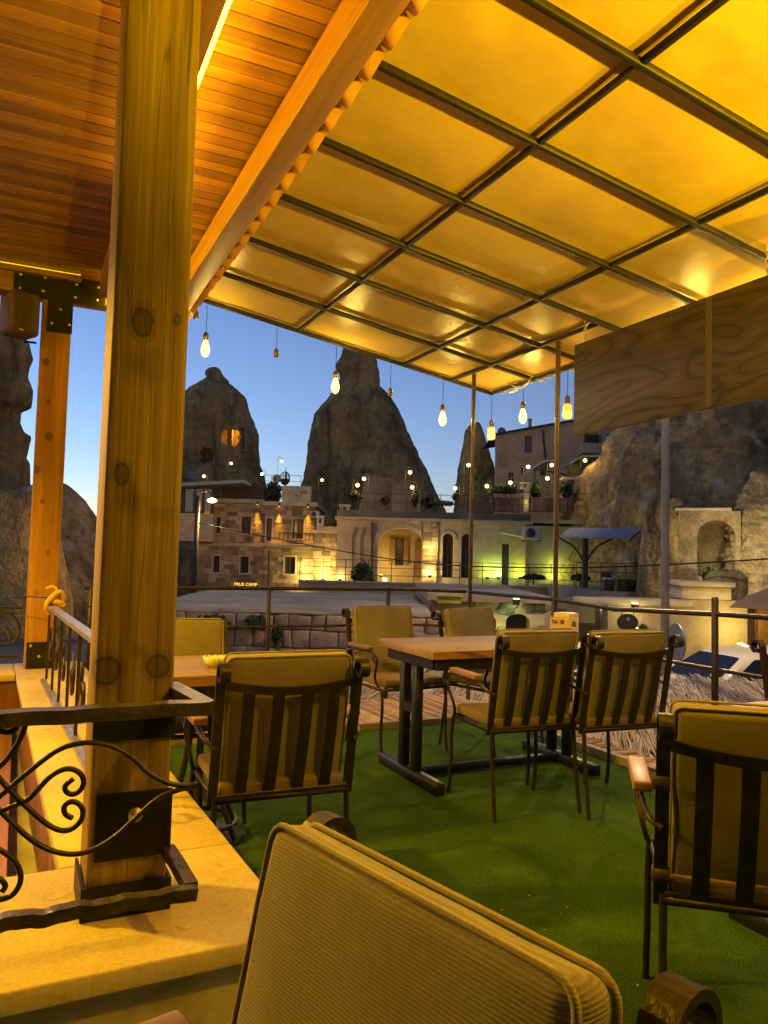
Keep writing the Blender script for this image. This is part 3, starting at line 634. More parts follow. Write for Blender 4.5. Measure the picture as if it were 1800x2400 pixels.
# ------------------------------------------------------------------ tables
def table(label, x0, x1, y0, y1, style, group='wooden tables on the carpet'):
    t = thing('dining_table', label, 'table', ((x0+x1)/2, (y0+y1)/2, 0), 0, group); L, W = x1-x0, y1-y0
    mb = MB(); mb.rbox((0, 0, .7275), (L, W, .045), .004, 2); top = mb.build('table_top', m_table, t)
    mb = MB(); mb.bb(-L/2+.002, L/2-.002, -W/2-.0025, -W/2+.002, .708, .746); mb.build('edge_band', m_tedge, top)
    mb = MB()
    for sy in (-1, 1): mb.box((0, sy*(W/2-.05), .672), (L-.1, .03, .06))
    for sx in (-1, 1): mb.box((sx*(L/2-.055), 0, .672), (.03, W-.132, .06))
    mb.build('apron', m_tsteel, t)
    if style == 'steel':
        for sx in (-1, 1):
            for yy in (-.075, .075):
                mb = MB(); mb.rbox((sx*(L/2-.055), yy, .351), (.05, .05, .578), .003, 1); mb.build('leg', m_tsteel, t)
            mb = MB(); mb.box((sx*(L/2-.055), 0, .40), (.045, .098, .05)); mb.build('crosspiece', m_tsteel, t)
            mb = MB(); mb.rbox((sx*(L/2-.055), 0, .031), (.06, W+.02, .06), .003, 1); mb.build('foot', m_tsteel, t)
        mb = MB(); mb.rbox((0, 0, .035), (L-.172, .05, .04), .003, 1); mb.build('stretcher', m_tsteel, t)
    else:
        for k in range(6):
            an = R(60*k + 15); cx, sy = math.cos(an), math.sin(an)
            mb = MB(); mb.tube(smooth([(.05*cx, .05*sy, .66), (.045*cx, .045*sy, .45), (.10*cx, .10*sy, .2), (.19*cx, .19*sy, .02)], 2), .013, 7); mb.build('leg', m_iron, t)
        mb = MB(); mb.tube([(.165*math.cos(2*math.pi*i/24), .165*math.sin(2*math.pi*i/24), .075) for i in range(24)], .011, 7, closed=True); mb.build('ring', m_iron, t)
        mb = MB(); mb.lathe([(.2, 0), (.2, .008), (.1, .02)], 20); mb.build('base_disc', m_iron, t)
    return t
table('long pale wood table on dark steel feet in the middle', 2.0, 3.16, 3.585, 4.262, 'steel')
table('small pale wood table partly behind the thick post', .42, 1.1, 3.12, 3.74, 'iron')
table('pale wood table cut off at the right edge behind the dark armchair', 2.3, 3.15, 1.25, 1.98, 'steel')

# ------------------------------------------------------------------ things on the tables
nh = thing('napkin_holder', 'cream plastic napkin dispenser on the main table', 'napkin holder', (3.05, 3.80, .75), R(20))
m_cream = mat('cream plastic', (.78, .64, .36), .35, 0, (6, .1)); mb = MB(); mb.rbox((0, 0, .092), (.11, .12, .182), .012, 3); mb.build('body', m_cream, nh)
mb = MB(); mb.box((-.0, -.0605, .10), (.07, .003, .12)); mb.build('face_plate', mat('pale plastic', (.82, .7, .42), .3), nh)
mb = MB()
for k in range(3): mb.tube([(-.028 + .012*k + q[0]*.4, -.063, .115 + q[1]) for q in spiral(0, 0, .024, .01, R(-40), R(230), 12)], .0022, 5)
mb.build('printed_mark', mat('dark print', (.05, .03, .02)), nh)
cd = thing('menu_card', 'small printed card with number 13 standing in front of the napkin dispenser', 'card', (2.955, 3.76, .75), R(-15))
mb = MB(); mb.box((0, 0, .080), (.095, .004, .160)); mb.build('card', mat('card stock', (.80, .63, .40), .5, 0, (12, .06)), cd)
m_ink = mat('card ink', (.10, .05, .03), .6)
mb = MB(); mb.lathe([(.0135, -.0005), (.0135, .0005)], 20, (0, 0, 0), Matrix.Translation((.028, -.0026, 0.130)) @ Matrix.Rotation(R(90), 4, 'X')); mb.build('number_disc', m_ink, cd)
text_mb('13', .017, Matrix.Translation((.028, -.0032, 0.130)) @ Matrix.Rotation(R(90), 4, 'X'), .0003).build('number', mat('card white', (.85, .72, .5)), cd)
mb = MB(); mb.box((-.015, -.0026, 0.137), (.032, .001, .004)); mb.box((-.036, -.0026, 0.140), (.006, .001, .011)); mb.box((-.018, -.0026, 0.127), (.036, .001, .007)); mb.box((-.015, -.0026, 0.119), (.02, .001, .003)); mb.build('heading_print', m_ink, cd)
bk = thing('napkin_basket', 'white crimped bowl at the corner of the small table behind the post', 'bowl', (.79, 3.32, .75))
mb = MB(); prof = []
vs = []; fs = []; n = 40
for r, z in ((.035, 0), (.045, .02), (.058, .045), (.052, .045), (.04, .02), (.0, .006)):
    for j in range(n): a = 2*math.pi*j/n; rr = r*(1 + (.06*math.sin(a*14) if z > .01 else 0)); vs.append((rr*math.cos(a), rr*math.sin(a), z + (.004*math.sin(a*14) if z > .03 else 0)))
for i in range(5):
    for j in range(n): fs.append((i*n+j, i*n+(j+1) % n, (i+1)*n+(j+1) % n, (i+1)*n+j))
fs.append(tuple(range(n-1, -1, -1)))
mb.add(vs, fs, True); mb.build('bowl', mat('white ceramic', (.7, .64, .58), .35), bk)

# ------------------------------------------------------------------ festoon bulbs
m_bulb = emit('lit bulb glass', (1, .70, .20), 2.8); m_bulb2 = emit('lit amber bulb', (1, .36, .02), 1.3); m_bulb3 = emit('lit amber bulb base', (1, .58, .08), 2.0)
def bulb(label, x, y, ztop, drop, kind, power=65):
    r = thing('hanging_bulb' if kind else 'bulb_socket', label, 'bulb' if kind else 'bulb socket', (x, y, ztop), 0, 'bulbs hung along the canopy edge' if kind else 'empty sockets along the canopy edge')
    mb = MB(); mb.tube([(0, 0, 0), (.002, .001, -drop*.5), (0, 0, -drop)], .0028, 5); mb.build('cord', m_wire, r)
    mb = MB(); mb.lathe([(.006, 0), (.019, -.012), (.023, -.026), (.023, -.068), (.02, -.072)], 14, (0, 0, -drop)); mb.build('socket', m_brass, r)
    if kind == 1:
        mb = MB(); mb.lathe([(.016, -.07), (.02, -.085), (.03, -.115), (.037, -.145), (.036, -.17), (.027, -.195), (.012, -.21), (.002, -.212)], 16, (0, 0, -drop)); g = mb.build('glass_bulb', m_bulb, r)
        lamp('bulb_light', r, (0, 0, -drop-.15), power, WARM, .046)
    elif kind == 2:
        mb = MB(); mb.lathe([(.018, -.07), (.034, -.085), (.037, -.1), (.037, -.135)], 16, (0, 0, -drop)); mb.build('glass_neck', m_bulb2, r)
        mb = MB(); mb.lathe([(.037, -.1355), (.04, -.165), (.036, -.19), (.02, -.198), (.002, -.2)], 16, (0, 0, -drop)); mb.build('glass_bulb', m_bulb3, r)
        lamp('bulb_light', r, (0, 0, -drop-.14), power*.45, (1, .4, .03), .048)
    for o in r.children:
        if o.name.startswith('glass_bulb'): o.visible_shadow = True
    return r
def hz(px, py): return aty(px, py, 6.33).z
bx = lambda px, py: aty(px, py, 6.33)
def hang(label, px, py_top_sock, kind):
    q = bx(px, py_top_sock); zt = cz(q.x) - .02; return bulb(label, q.x, 6.33, zt, max(.05, zt - q.z), kind)
hang('empty bulb socket nearest the thick post', 460, 728, 0)
hang('lit clear bulb nearest the thick post, over the left rock cone', 483, 778, 1)
hang('empty bulb socket between the first two lit bulbs', 648, 817, 0)
hang('lit clear bulb hanging in front of the tall middle rock cone', 787, 868, 1)
hang('empty bulb socket over the right shoulder of the middle rock cone', 915, 909, 0)
hang('lit clear bulb alone against the sky left of the first pole', 1038, 947, 1)
hang('amber jar-shaped bulb at the canopy corner', 1152, 984, 2)
def rb(px, py, x=4.13):
    d = FW + RT * ((px - 900) / 1800) + UP * ((1200 - py) / 1800); d = h2w(d.x, d.y, d.z); t = x / d.x; return Vector((x, d.y*t, H + d.z*t))
for lab, px, py, k in (('lit clear bulb between the two steel poles', 1226, 940, 1), ('amber jar-shaped bulb beside the second pole and the plywood board', 1330, 927, 2)):
    q = rb(px, py); zt = cz(4.13) - .02; bulb(lab, 4.13, q.y, zt, zt - q.z, k)
for k, y in enumerate((3.9, 3.1, 2.3, 1.5, .7)):  # hidden extra bulbs, added for their light on canopy and reeds
    bulb('added lit clear bulb hidden behind the plywood board, %s from its far end' % ('first', 'second', 'third', 'fourth', 'fifth')[k], 4.13, y, cz(4.13) - .02, .12, 1, 60)
# ================================================================== the town beyond the rail
m_rock = mat('tuff rock', (.56, .365, .125), .95, 0, (.22, .42), (1.6, 1.0, .5), streak=((.9, .9, .13), .55), fine=(2.4, .4), stain=(.5, (.26, .165, .06), .52, .8))
m_rockd = mat('dark tuff', (.48, .32, .13), .95, 0, (.35, .6), (2.0, 1.0, .4), streak=((1.3, 1.3, .5), .6), fine=(3.4, .5), stain=(.7, (.62, .48, .3), .58, .75))
m_stone = mat('cut stone blocks', (.52, .37, .21), .9, 0, (1.5, .22), (9, .5, .03), island=.62, fine=(12, .25))
m_mortar = mat('mortar', (.30, .24, .16), .95, 0, (2, .25))
m_render = mat('pale tuff render', (.60, .45, .27), .92, 0, (.9, .2), (5, .4, .03), fine=(7, .22), stain=(1.1, (.28, .22, .15), .57, .5))
m_trim = mat('pale stone trim', (.48, .39, .27), .85, 0, (3, .18), (8, .3, .02))
m_dwood = mat('dark joinery', (.06, .04, .025), .6, 0, (4, .3))
m_pane = glass('window pane', (.03, .03, .032), .1)
m_cave = mat('cave inside', (.30, .24, .17), .95, 0, (1.0, .25), (2, .6, .1))
m_asph = mat('bluish screed', (.36, .27, .185), .85, 0, (.6, .35), (3, .3, .03), stain=(.9, (.2, .15, .1), .56, .7))
m_shrub = mat('shrub leaves', (.05, .085, .02), .7, 0, (1.5, .3), island=.6)
m_dshrub = mat('dark shrub leaves', (.04, .06, .018), .75, 0, (1.5, .3), island=.6)
m_bark = mat('bark', (.09, .065, .04), .9)
m_white = mat('white sheet', (.55, .55, .52), .5, 0, (1, .12))
m_planter = wood('planter boards', (.16, .085, .05), (.32, .19, .115), 'Z', .7, 14, 2.0, objvar=.3)
m_globe = emit('globe lamp glass', (1, .70, .24), 3.2)
m_wallglow = emit('wall lamp', (1, .55, .06), 5)
m_floodglass = emit('flood lamp glass', (1, .78, .25), 40)

def proj_h(u, v, z):
    p = Vector((u, v, z - H)); d = p.dot(FW); return 900 + 1800*p.dot(RT)/d, 1200 - 1800*p.dot(UP)/d
def W(px, py, v): return hp(px, py, v)
def rect(px0, py0, px1, py1, v):
    cx, cy = (px0+px1)/2, (py0+py1)/2
    u0 = W(px0, cy, v)[0]; u1 = W(px1, cy, v)[0]; z1 = W(cx, py0, v)[1]; z0 = W(cx, py1, v)[1]; return u0, u1, z0, z1
def pbox(mb, px0, py0, px1, py1, v, d):
    u0, u1, z0, z1 = rect(px0, py0, px1, py1, v); return mb.bb(u0, u1, v, v+d, z0, z1)
def arch_pts(a, b, zs, rise, n=14): return [((a+b)/2 - (b-a)/2*math.cos(math.pi*i/n), zs + rise*math.sin(math.pi*i/n)) for i in range(n+1)]
def wall(mb, u0, u1, z0, z1, v, d, ops):
    """ops: (ua, ub, za, zb, rise) openings, rise > 0 for an arched head"""
    xs = sorted({u0, u1} | {o[0] for o in ops} | {o[1] for o in ops}); zs = sorted({z0, z1} | {o[2] for o in ops} | {o[3] for o in ops})
    xs = [x for x in xs if u0 <= x <= u1]; zs = [z for z in zs if z0 <= z <= z1]
    for xa, xb in zip(xs[:-1], xs[1:]):
        run = None
        for za, zb in zip(zs[:-1], zs[1:]):
            cx, cz_ = (xa+xb)/2, (za+zb)/2
            if any(o[0] < cx < o[1] and o[2] < cz_ < o[3] for o in ops): continue
            mb.bb(xa, xb, v, v+d, za, zb)
    for o in ops:
        if len(o) > 4 and o[4] > 0:
            zsp = o[3]-o[4]; P = arch_pts(o[0], o[1], zsp, o[4]); n = len(P)//2
            for seq, cx in ((P[:n+1], o[0]), (P[n:], o[1])):
                for (a, za), (b, zb) in zip(seq[:-1], seq[1:]): mb.prism([(a, za), (b, zb), (b, o[3]), (a, o[3])], v+.002, v+d)
    return mb
def masonry(mb, u0, u1, z0, z1, v, ops, ch=.24, lo=.3, hi=.62, proud=.03, seed=1, gap=.014):
    rn = random.Random(seed); z = z0
    while z < z1 - .05:
        h = min(ch*rn.uniform(.85, 1.15), z1 - z); x = u0
        while x < u1 - .02:
            L = min(rn.uniform(lo, hi), u1 - x); segs = [(x, x+L)]
            for o in ops:
                if o[2] < z + h and o[3] > z:
                    ns = []
                    for a, b in segs:
                        if b <= o[0] or a >= o[1]: ns.append((a, b))
                        else:
                            if a < o[0]: ns.append((a, o[0]))
                            if b > o[1]: ns.append((o[1], b))
                    segs = ns
            for a, b in segs:
                if b - a > .05:
                    p = proud*rn.uniform(.3, 1.0); mb.bb(a+gap/2, b-gap/2, v-p, v+.002, z+gap/2, z+h-gap/2)
            x += L
        z += h
    return mb
def leaves(mb, c, r, n, size, seed=0, shape='ball', sq=1.0):
    rn = random.Random(seed)
    for _ in range(n):
        while True:
            p = Vector((rn.uniform(-1, 1), rn.uniform(-1, 1), rn.uniform(-1, 1)))
            if p.length < 1 and p.length > .35: break
        if shape == 'cone':
            k = (1 - (p.z+1)/2)**.8; q = Vector((p.x*k*1.25, p.y*k*1.25, p.z))
        elif shape == 'mound': q = Vector((p.x, p.y, abs(p.z)*.9-.1)) * (1 + .5*noise.noise(p*2.6 + Vector((seed, 0, 0))))
        else: q = p * (1 + .55*noise.noise(p*2.4 + Vector((seed, 0, 0))))
        q = Vector((c[0]+q.x*r[0], c[1]+q.y*r[1], c[2]+q.z*r[2])); s = size*rn.uniform(.6, 1.4)
        a = Vector((rn.gauss(0, 1), rn.gauss(0, 1), rn.gauss(0, 1))).normalized()*s; b = a.orthogonal().normalized()*s*.55
        mb.add([q-a, q+b, q+a, q-b], [(0, 1, 2, 3)])
    return mb
def shrub(label, px, py, v, rpx, rpy, shape='ball', n=500, m=None, size=None, group='terrace shrubs', name='shrub', stem=0, seed=None):
    u, z = W(px, py, v); k = v/1800; r = (rpx*k, rpx*k, rpy*k); zb = z - rpy*k - stem
    t = bgthing(name, label, 'shrub', u, v, zb, group)
    mb = MB(); leaves(mb, (u, v, z), r, n, size or max(.05, rpx*k*.13), seed if seed is not None else int(px+py), shape); bgpart(mb, 'crown', m or m_shrub, t)
    mb = MB(); mb.tube([(u, v, zb-.1), (u+.02, v, z)], [.035, .02], 6); bgpart(mb, 'trunk', m_bark, t)
    return t

# ------------------------------------------------------------------ ground
gv = []; gf = []
mb = MB(); mb.bb(-400, 400, -60, 700, -2.6, -2.2); o = mb.build('ground', mat('dusty ground', (.16, .135, .105), .95, 0, (.3, .3))); tag(o, kind='structure')
mb = MB(); mb.bb(-9, 12, 8.2, 16.8, -2.3, -1.56); o = mb.build('street', mat('street paving', (.13, .12, .11), .85, 0, (.8, .3), (6, .4, .02))); o.rotation_euler = (0, 0, YAW); tag(o, kind='structure')

# ------------------------------------------------------------------ rock cones
def rock(name, label, rows, v, seed, m, dr=.85, rings=110, seg=84, amp=.05, caves=(), zbot=-2.3, chip=1.0):
    rows = sorted(rows)       # by py, top first
    pts = []
    for py, a, b in rows:
        ua, z = W(a, py, v); ub, _ = W(b, py, v); pts.append((z, (ua+ub)/2, (ub-ua)/2))
    zt = pts[0][0]; c0 = pts[0][1]
    last = pts[-1]; pts.append((zbot, last[1], last[2]*(1 + .10*(last[0]-zbot)/max(1, zt-last[0])))) if last[0] > zbot else None
    def interp(z):
        for (z1, c1, w1), (z2, c2, w2) in zip(pts[:-1], pts[1:]):
            if z2 <= z <= z1: f = (z1-z)/max(1e-6, z1-z2); return c1+(c2-c1)*f, w1+(w2-w1)*f
        return pts[-1][1], pts[-1][2]
    wmax = max(p[2] for p in pts[:-1]); vs = []; fs = []
    for i in range(rings+1):
        f = i/rings; z = zt + (zbot-zt)*(f**1.0); c, wd = interp(z)
        for j in range(seg):
            an = 2*math.pi*j/seg; x, y = math.cos(an), math.sin(an)
            q = Vector((c*.0 + x*wd, y*wd*dr, z)); sd = Vector((seed*13.7, 0, 0))
            face = 1 - .75*abs(x)**6                       # keep the traced outline, roughen the faces
            d = noise.fractal(q*(2.2/wmax) + sd, 1.0, 2.0, 5)*amp*wmax*face + noise.fractal(q*(9/wmax)+sd, .9, 2.0, 4)*amp*.22*wmax*chip + (abs(noise.noise(Vector((q.x*3.2/wmax, q.y*3.2/wmax, q.z*.7/wmax))+sd))-.2)*amp*1.9*wmax*face + noise.noise(Vector((q.x*.6/wmax, q.y*.6/wmax, q.z*14/wmax))+sd)*amp*.12*wmax
            rr = max(.02, wd + d*min(1, wd/wmax*2)); vs.append((c + x*rr, v + wmax*dr*.6 + y*rr*dr, z + noise.noise(q*(7/wmax)+sd)*amp*.15*wmax))
    holes = []
    for i in range(rings):
        for j in range(seg):
            f4 = (i*seg+j, i*seg+(j+1) % seg, (i+1)*seg+(j+1) % seg, (i+1)*seg+j)
            if caves:
                c = sum((Vector(vs[k]) for k in f4), Vector())/4
                if c.y < v + wmax*dr*.6:
                    X, Y = proj_h(*c)
                    X += 5*noise.noise((X*.09, Y*.09, 1)); Y += 5*noise.noise((X*.09, Y*.09, 7))
                    if any(abs((2*X-cv[0]-cv[2])/(cv[2]-cv[0]))**3 + abs((2*Y-cv[1]-cv[3])/(cv[3]-cv[1]))**3 < 1 for cv in caves): continue
            fs.append(f4)
    fs.append(tuple(range(seg-1, -1, -1)))
    uc, _ = W((rows[-1][1]+rows[-1][2])/2, rows[-1][0], v)
    t = bgthing(name, label, 'rock', uc, v, zbot)
    mb = MB(); mb.add(vs, fs, True); bgpart(mb, 'rock_body', m, t)
    for cv in caves:
        vf = v + wmax*dr*.6 - interp(W(cv[0], (cv[1]+cv[3])/2, v)[1])[1]*dr
        k = vf/v; dep = cv[4]
        u0, u1, z0, z1 = rect(cv[0]-7, cv[1]-7, cv[2]+7, cv[3]+7, vf+.4)
        mb = MB(); a, b = vf+.1 + dep, vf - .0
        e = .12
        mb.bb(u0-e, u0, vf+.9, a, z0, z1); mb.bb(u1, u1+e, vf+.9, a, z0, z1); mb.bb(u0-e, u1+e, vf+.9, a, z0-e, z0-.001); mb.bb(u0-e, u1+e, vf+.9, a, z1+.001, z1+e); mb.bb(u0-e, u1+e, a+.001, a+e, z0-e, z1+e)
        bgpart(mb, 'cave_chamber', m_cave, t)
        if len(cv) > 5 and cv[5]:
            an = ANCH[t.name]; lamp('cave_light', t, ((u0*.25+u1*.75)-an[0], vf+.3+dep*.45-an[1], z0+(z1-z0)*.75-an[2]), cv[5], (1, .42, .04), .15)
            mb = MB(); mb.bb(u0+(u1-u0)*.30, u0+(u1-u0)*.48, vf+1.0, vf+1.5, z0, z1); bgpart(mb, 'cave_pillar', m_rock, t)
            mb = MB()
            for ii in range(2):
                for jj in range(2): mb.ball(((u0+(u1-u0)*(.66+.2*ii)), a-.0, z0+(z1-z0)*(.35+.32*jj)), .16, 8, 6, (1, .35, 1.2))
            bgpart(mb, 'wall_niche', m_dwood, t)
    return t
rock('rock_cone', 'squat rock cone with an orange lit cave behind the first bulb',
     [(843, 476, 494), (847, 469, 500), (853, 465, 504), (860, 464, 507), (866, 468, 512), (870, 466, 518), (875, 458, 523), (879, 450, 520), (884, 441, 530), (892, 425, 538), (912, 404, 562), (937, 392, 569), (1000, 372, 594), (1072, 352, 597), (1100, 345, 607), (1133, 338, 613), (1180, 330, 622)],
     60, 1, m_rock, caves=((518, 1006, 564, 1044, 2.2, 90), (468, 1050, 500, 1086, 1.4, 0)), amp=.05, rings=200, seg=200)
rock('rock_cone', 'tall dark rock cone in the middle with a blunt capped top',
     [(776, 808, 856), (786, 799, 872), (808, 795, 880), (820, 790, 883), (836, 782, 886), (846, 783, 888), (856, 790, 889), (866, 793, 890), (880, 786, 890), (903, 769, 913), (941, 741, 936), (954, 729, 942), (1009, 716, 965), (1059, 711, 991), (1106, 702, 1016), (1150, 692, 1035), (1200, 682, 1060)],
     62, 2, m_rock, amp=.045, rings=170, seg=150, chip=1.6)
rock('rock_cone', 'narrow rock spire left of the upper stone house',
     [(984, 1118, 1128), (992, 1103, 1133), (1003, 1094, 1136), (1048, 1086, 1150), (1094, 1077, 1165), (1157, 1070, 1185), (1200, 1066, 1200)], 52, 3, m_rock, amp=.06)
rock('rock_pillar', 'eroded rock pillar at the left border beside the loudspeaker',
     [(754, -70, 16), (764, -80, 30), (788, -90, 47), (806, -90, 50), (824, -90, 55), (846, -90, 46), (868, -92, 43), (885, -94, 50), (900, -95, 55), (925, -95, 53), (941, -95, 50), (952, -96, 27), (980, -96, 25), (1001, -96, 35), (1011, -96, 51), (1040, -98, 45), (1063, -100, 39), (1074, -100, 47), (1110, -100, 48), (1146, -102, 50), (1180, -104, 52)], 48, 4, m_rock, amp=.018, rings=150, seg=96, chip=2.0)
rock('rock_hill', 'dark rocky hill sloping down between the slim post and the thick post',
     [(1112, 60, 80), (1122, 30, 105), (1135, -10, 122), (1157, -60, 146), (1190, -100, 166), (1226, -130, 188), (1255, -160, 212), (1300, -190, 240), (1360, -230, 275)], 40, 5, m_rockd, amp=.03)
rock('rock_hill', 'low brown rock mass at the left border behind the far railing',
     [(1142, -170, 40), (1150, -200, 66), (1180, -220, 80), (1260, -240, 92), (1340, -250, 110), (1400, -260, 120)], 30, 6, m_rock, amp=.03)
rock('rock_cliff', 'rough pale-scarred rock cliff filling the right side below the plywood board',
     [(700, 1720, 2200), (800, 1640, 2350), (900, 1560, 2450), (985, 1502, 2500), (1005, 1482, 2520), (1080, 1440, 2560), (1130, 1410, 2580), (1170, 1388, 2600), (1230, 1372, 2640), (1330, 1352, 2680)], 34, 7, m_rockd, dr=.55, amp=.05, rings=170, seg=240, chip=3.2)

# ------------------------------------------------------------------ left stone hotel
V1 = 45.0
ht = bgthing('stone_hotel', 'two-storey cut-stone house with small windows and yellow wall lamps', 'building', *(W(590, 1390, V1)[0], V1, -2.2))
wins = [(500, 1212, 517, 1250), (567, 1211, 588, 1250), (500, 1303, 515, 1341), (564, 1304, 583, 1343)]
wins2 = [(625, 1215, 637, 1268), (687, 1217, 711, 1262), (667, 1305, 692, 1345)]
ua, ub, _, zt1 = rect(466, 1178, 618, 1390, V1); ops1 = [rect(*w_, V1) for w_ in wins]
mb = MB(); wall(mb, ua, ub, -2.2, zt1, V1, .5, ops1); bgpart(mb, 'wall', m_mortar, ht)
mb = MB(); masonry(mb, ua, ub, -1.2, zt1, V1, ops1, .26, .3, .7, .03, 5); o = bgpart(mb, 'stone_blocks', m_stone, ht); tag(o, kind='stuff')
V2 = V1 - .9
uc, ud, _, zt2 = rect(618, 1186, 736, 1390, V2); ops2 = [rect(*w_, V2) for w_ in wins2]
mb = MB(); wall(mb, uc, ud, -2.2, zt2, V2, .5, ops2); mb.bb(uc, uc+.4, V2+.501, V1+6, -2.2, zt2); mb.bb(ud-.4, ud, V2+.501, V1+6, -2.2, zt2); bgpart(mb, 'wall', m_mortar, ht)
mb = MB(); masonry(mb, uc, ud, -1.2, zt2, V2, ops2, .26, .3, .7, .03, 6); o = bgpart(mb, 'stone_blocks', m_stone, ht); tag(o, kind='stuff')
mb = MB(); mb.bb(ua-.2, ub, V1-.16, V1+6.2, zt1, zt1+.22); mb.bb(uc-.1, ud+.12, V2-.16, V1+6.2, zt2+.001, zt2+.24); bgpart(mb, 'cornice', m_trim, ht)
mb = MB(); zc = W(600, 1281, V2)[1]; mb.bb(ua, ub, V1-.07, V1-.031, zc, zc+.18); mb.bb(uc, ud, V2-.07, V2-.031, zc-.02, zc+.2); bgpart(mb, 'string_course', m_trim, ht)
for (ops, v) in ((ops1, V1), (ops2, V2)):
    for (a, b, c, d) in ops:
        mb = MB(); f = .09
        mb.bb(a-f, a, v-.05, v+.1, c-f, d+f); mb.bb(b, b+f, v-.05, v+.1, c-f, d+f); mb.bb(a, b, v-.05, v+.1, d, d+f); mb.bb(a, b, v-.05, v+.1, c-f, c); wv = bgpart(mb, 'window', m_trim, ht)
        mb = MB(); mb.bb(a, b, v+.2, v+.22, c, d); bgpart(mb, 'pane', m_pane, wv)
        mb = MB(); mb.bb((a+b)/2-.03, (a+b)/2+.03, v+.16, v+.199, c, d); mb.bb(a, a+.05, v+.16, v+.199, c, d); mb.bb(b-.05, b, v+.16, v+.199, c, d); mb.bb(a+.05, b-.05, v+.16, v+.199, d-.05, d); bgpart(mb, 'frame', m_dwood, wv)
def wall_lamp(label, px, py, v, power, col=(1, .55, .05), down=True, out=.28):
    u, z = W(px, py, v-.2); t = bgthing('wall_lamp', label, 'lamp', u, v, z, 'yellow wall lamps on the stone house')
    mb = MB(); mb.lathe([(.06, 0), (.07, -.16), (.05, -.17)], 10, (u, v-.14, z+.12)); mb.bb(u-.03, u+.03, v-.09, v, z+.02, z+.08); bgpart(mb, 'housing', m_dwood, t)
    mb = MB(); mb.lathe([(.045, -.172), (.045, -.18)], 10, (u, v-.14, z+.12)); bgpart(mb, 'lens', m_wallglow, t)
    lamp('wall_light', t, (0, -.14, -.075), power, col, .03, 'SPOT', R(40), (R(-4), 0, 0))
wall_lamp('wall lamp at the left end of the stone house, beside the dark pole', 483, 1182, V1, 900, (1, .5, .03))
wall_lamp('wall lamp left of the stone house corner', 603, 1180, V1, 1100, (1, .5, .03))
wall_lamp('wall lamp right of the stone house corner', 654, 1184, V2, 1100, (1, .5, .03))
wall_lamp('wall lamp at the right end of the stone house by the air conditioner', 722, 1186, V2, 1100, (1, .5, .03))
# rain pipe, steps
mb = MB(); u, z = W(632, 1290, V2); mb.tube([(u, V2-.12, z), (u, V2-.12, -2)], .06, 8); bgpart(mb, 'rain_pipe', m_dwood, ht)
mb = MB(); u0, u1, z0, z1 = rect(617, 1267, 735, 1278, V2); mb.bb(u0, u1, V2-.9, V2-.17, z0-.1, z0+.02); bgpart(mb, 'balcony_slab', m_trim, ht)
mb = MB(); u0, u1, z0, z1 = rect(655, 1250, 735, 1268, V2-.85)
for k in range(9): uu = u0 + (u1-u0)*k/8; mb.tube([(uu, V2-.85, z0), (uu, V2-.85, z1)], .02, 5)
mb.tube([(u0, V2-.85, z1), (u1, V2-.85, z1)], .03, 5); bgpart(mb, 'balcony_rail', m_dwood, ht)
# lit board sign
sg = bgthing('cafe_sign', 'dark arched board with glowing orange letters at the foot of the stone house', 'sign', W(575, 1390, 40)[0], 40, W(575, 1392, 40)[1])
u0, u1, z0, z1 = rect(546, 1354, 606, 1386, 40)
mb = MB(); mb.prism([(u0, z0), (u1, z0), (u1, z0+(z1-z0)*.45)] + [((u0+u1)/2 + (u1-u0)/2*math.cos(math.pi*i/12), z0+(z1-z0)*.45+(z1-z0)*.55*math.sin(math.pi*i/12)) for i in range(1, 12)] + [(u0, z0+(z1-z0)*.45)], 40, 40.15); bgpart(mb, 'board', m_dwood, sg)
mb = text_mb('PRUS CAMP', .23, Matrix.Translation(((u0+u1)/2, 39.97, z0+(z1-z0)*.50)) @ Matrix.Rotation(R(90), 4, 'X'), .01); bgpart(mb, 'letters', emit('sign letters', (1, .42, .02), 1.8), sg)
mb = MB(); [mb.bb((u0+u1)/2-.42+.14*k, (u0+u1)/2-.33+.14*k, 39.975, 39.995, z0+(z1-z0)*.10, z0+(z1-z0)*.18) for k in range(6)]; o = bgpart(mb, 'faint_print_row', emit('sign faint print', (.5, .3, .03), .3), sg); tag(o, kind='stuff')
# roof terrace of the house: glazed room, dark roof, white cabinet
gr = bgthing('glazed_room', 'glazed roof room with pale flat roof beside the thick post', 'building', W(455, 1200, 44)[0], 44, W(455, 1200, 44)[1])
u0, u1, z0, z1 = rect(398, 1142, 500, 1203, 44.0)
mb = MB(); mb.prism([(u0-2, z1-.22), (u0-2, z1), (W(575, 1127, 44)[0], W(575, 1126, 44)[1]), (W(575, 1133, 44)[0], W(575, 1133, 44)[1])], 43.5, 48); bgpart(mb, 'roof', mat('grey roof sheet', (.30, .31, .33), .5, 0, (1, .15)), gr)
mb = MB(); mb.bb(u0-2, u1, 44.0, 47, z0-1.6, z0); bgpart(mb, 'base_wall', m_render, gr)
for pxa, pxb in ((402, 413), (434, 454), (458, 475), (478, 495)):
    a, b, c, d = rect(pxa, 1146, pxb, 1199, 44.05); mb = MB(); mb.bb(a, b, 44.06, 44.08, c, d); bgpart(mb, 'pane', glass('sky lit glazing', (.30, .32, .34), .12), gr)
mb = MB(); zm = z1-.22
for pxm in (400, 430, 456, 476.5, 498): a = W(pxm, 1170, 44)[0]; mb.bb(a-.07, a+.07, 44.0, 44.15, z0, zm-.02)
mb.bb(u0, u1, 44.16, 44.3, zm-.12, zm-.02); bgpart(mb, 'frame', m_dwood, gr)
br = bgthing('roof_shelter', 'dark pitched shelter on the stone house roof', 'shelter', W(565, 1172, 46)[0], 46, W(565, 1172, 46)[1])
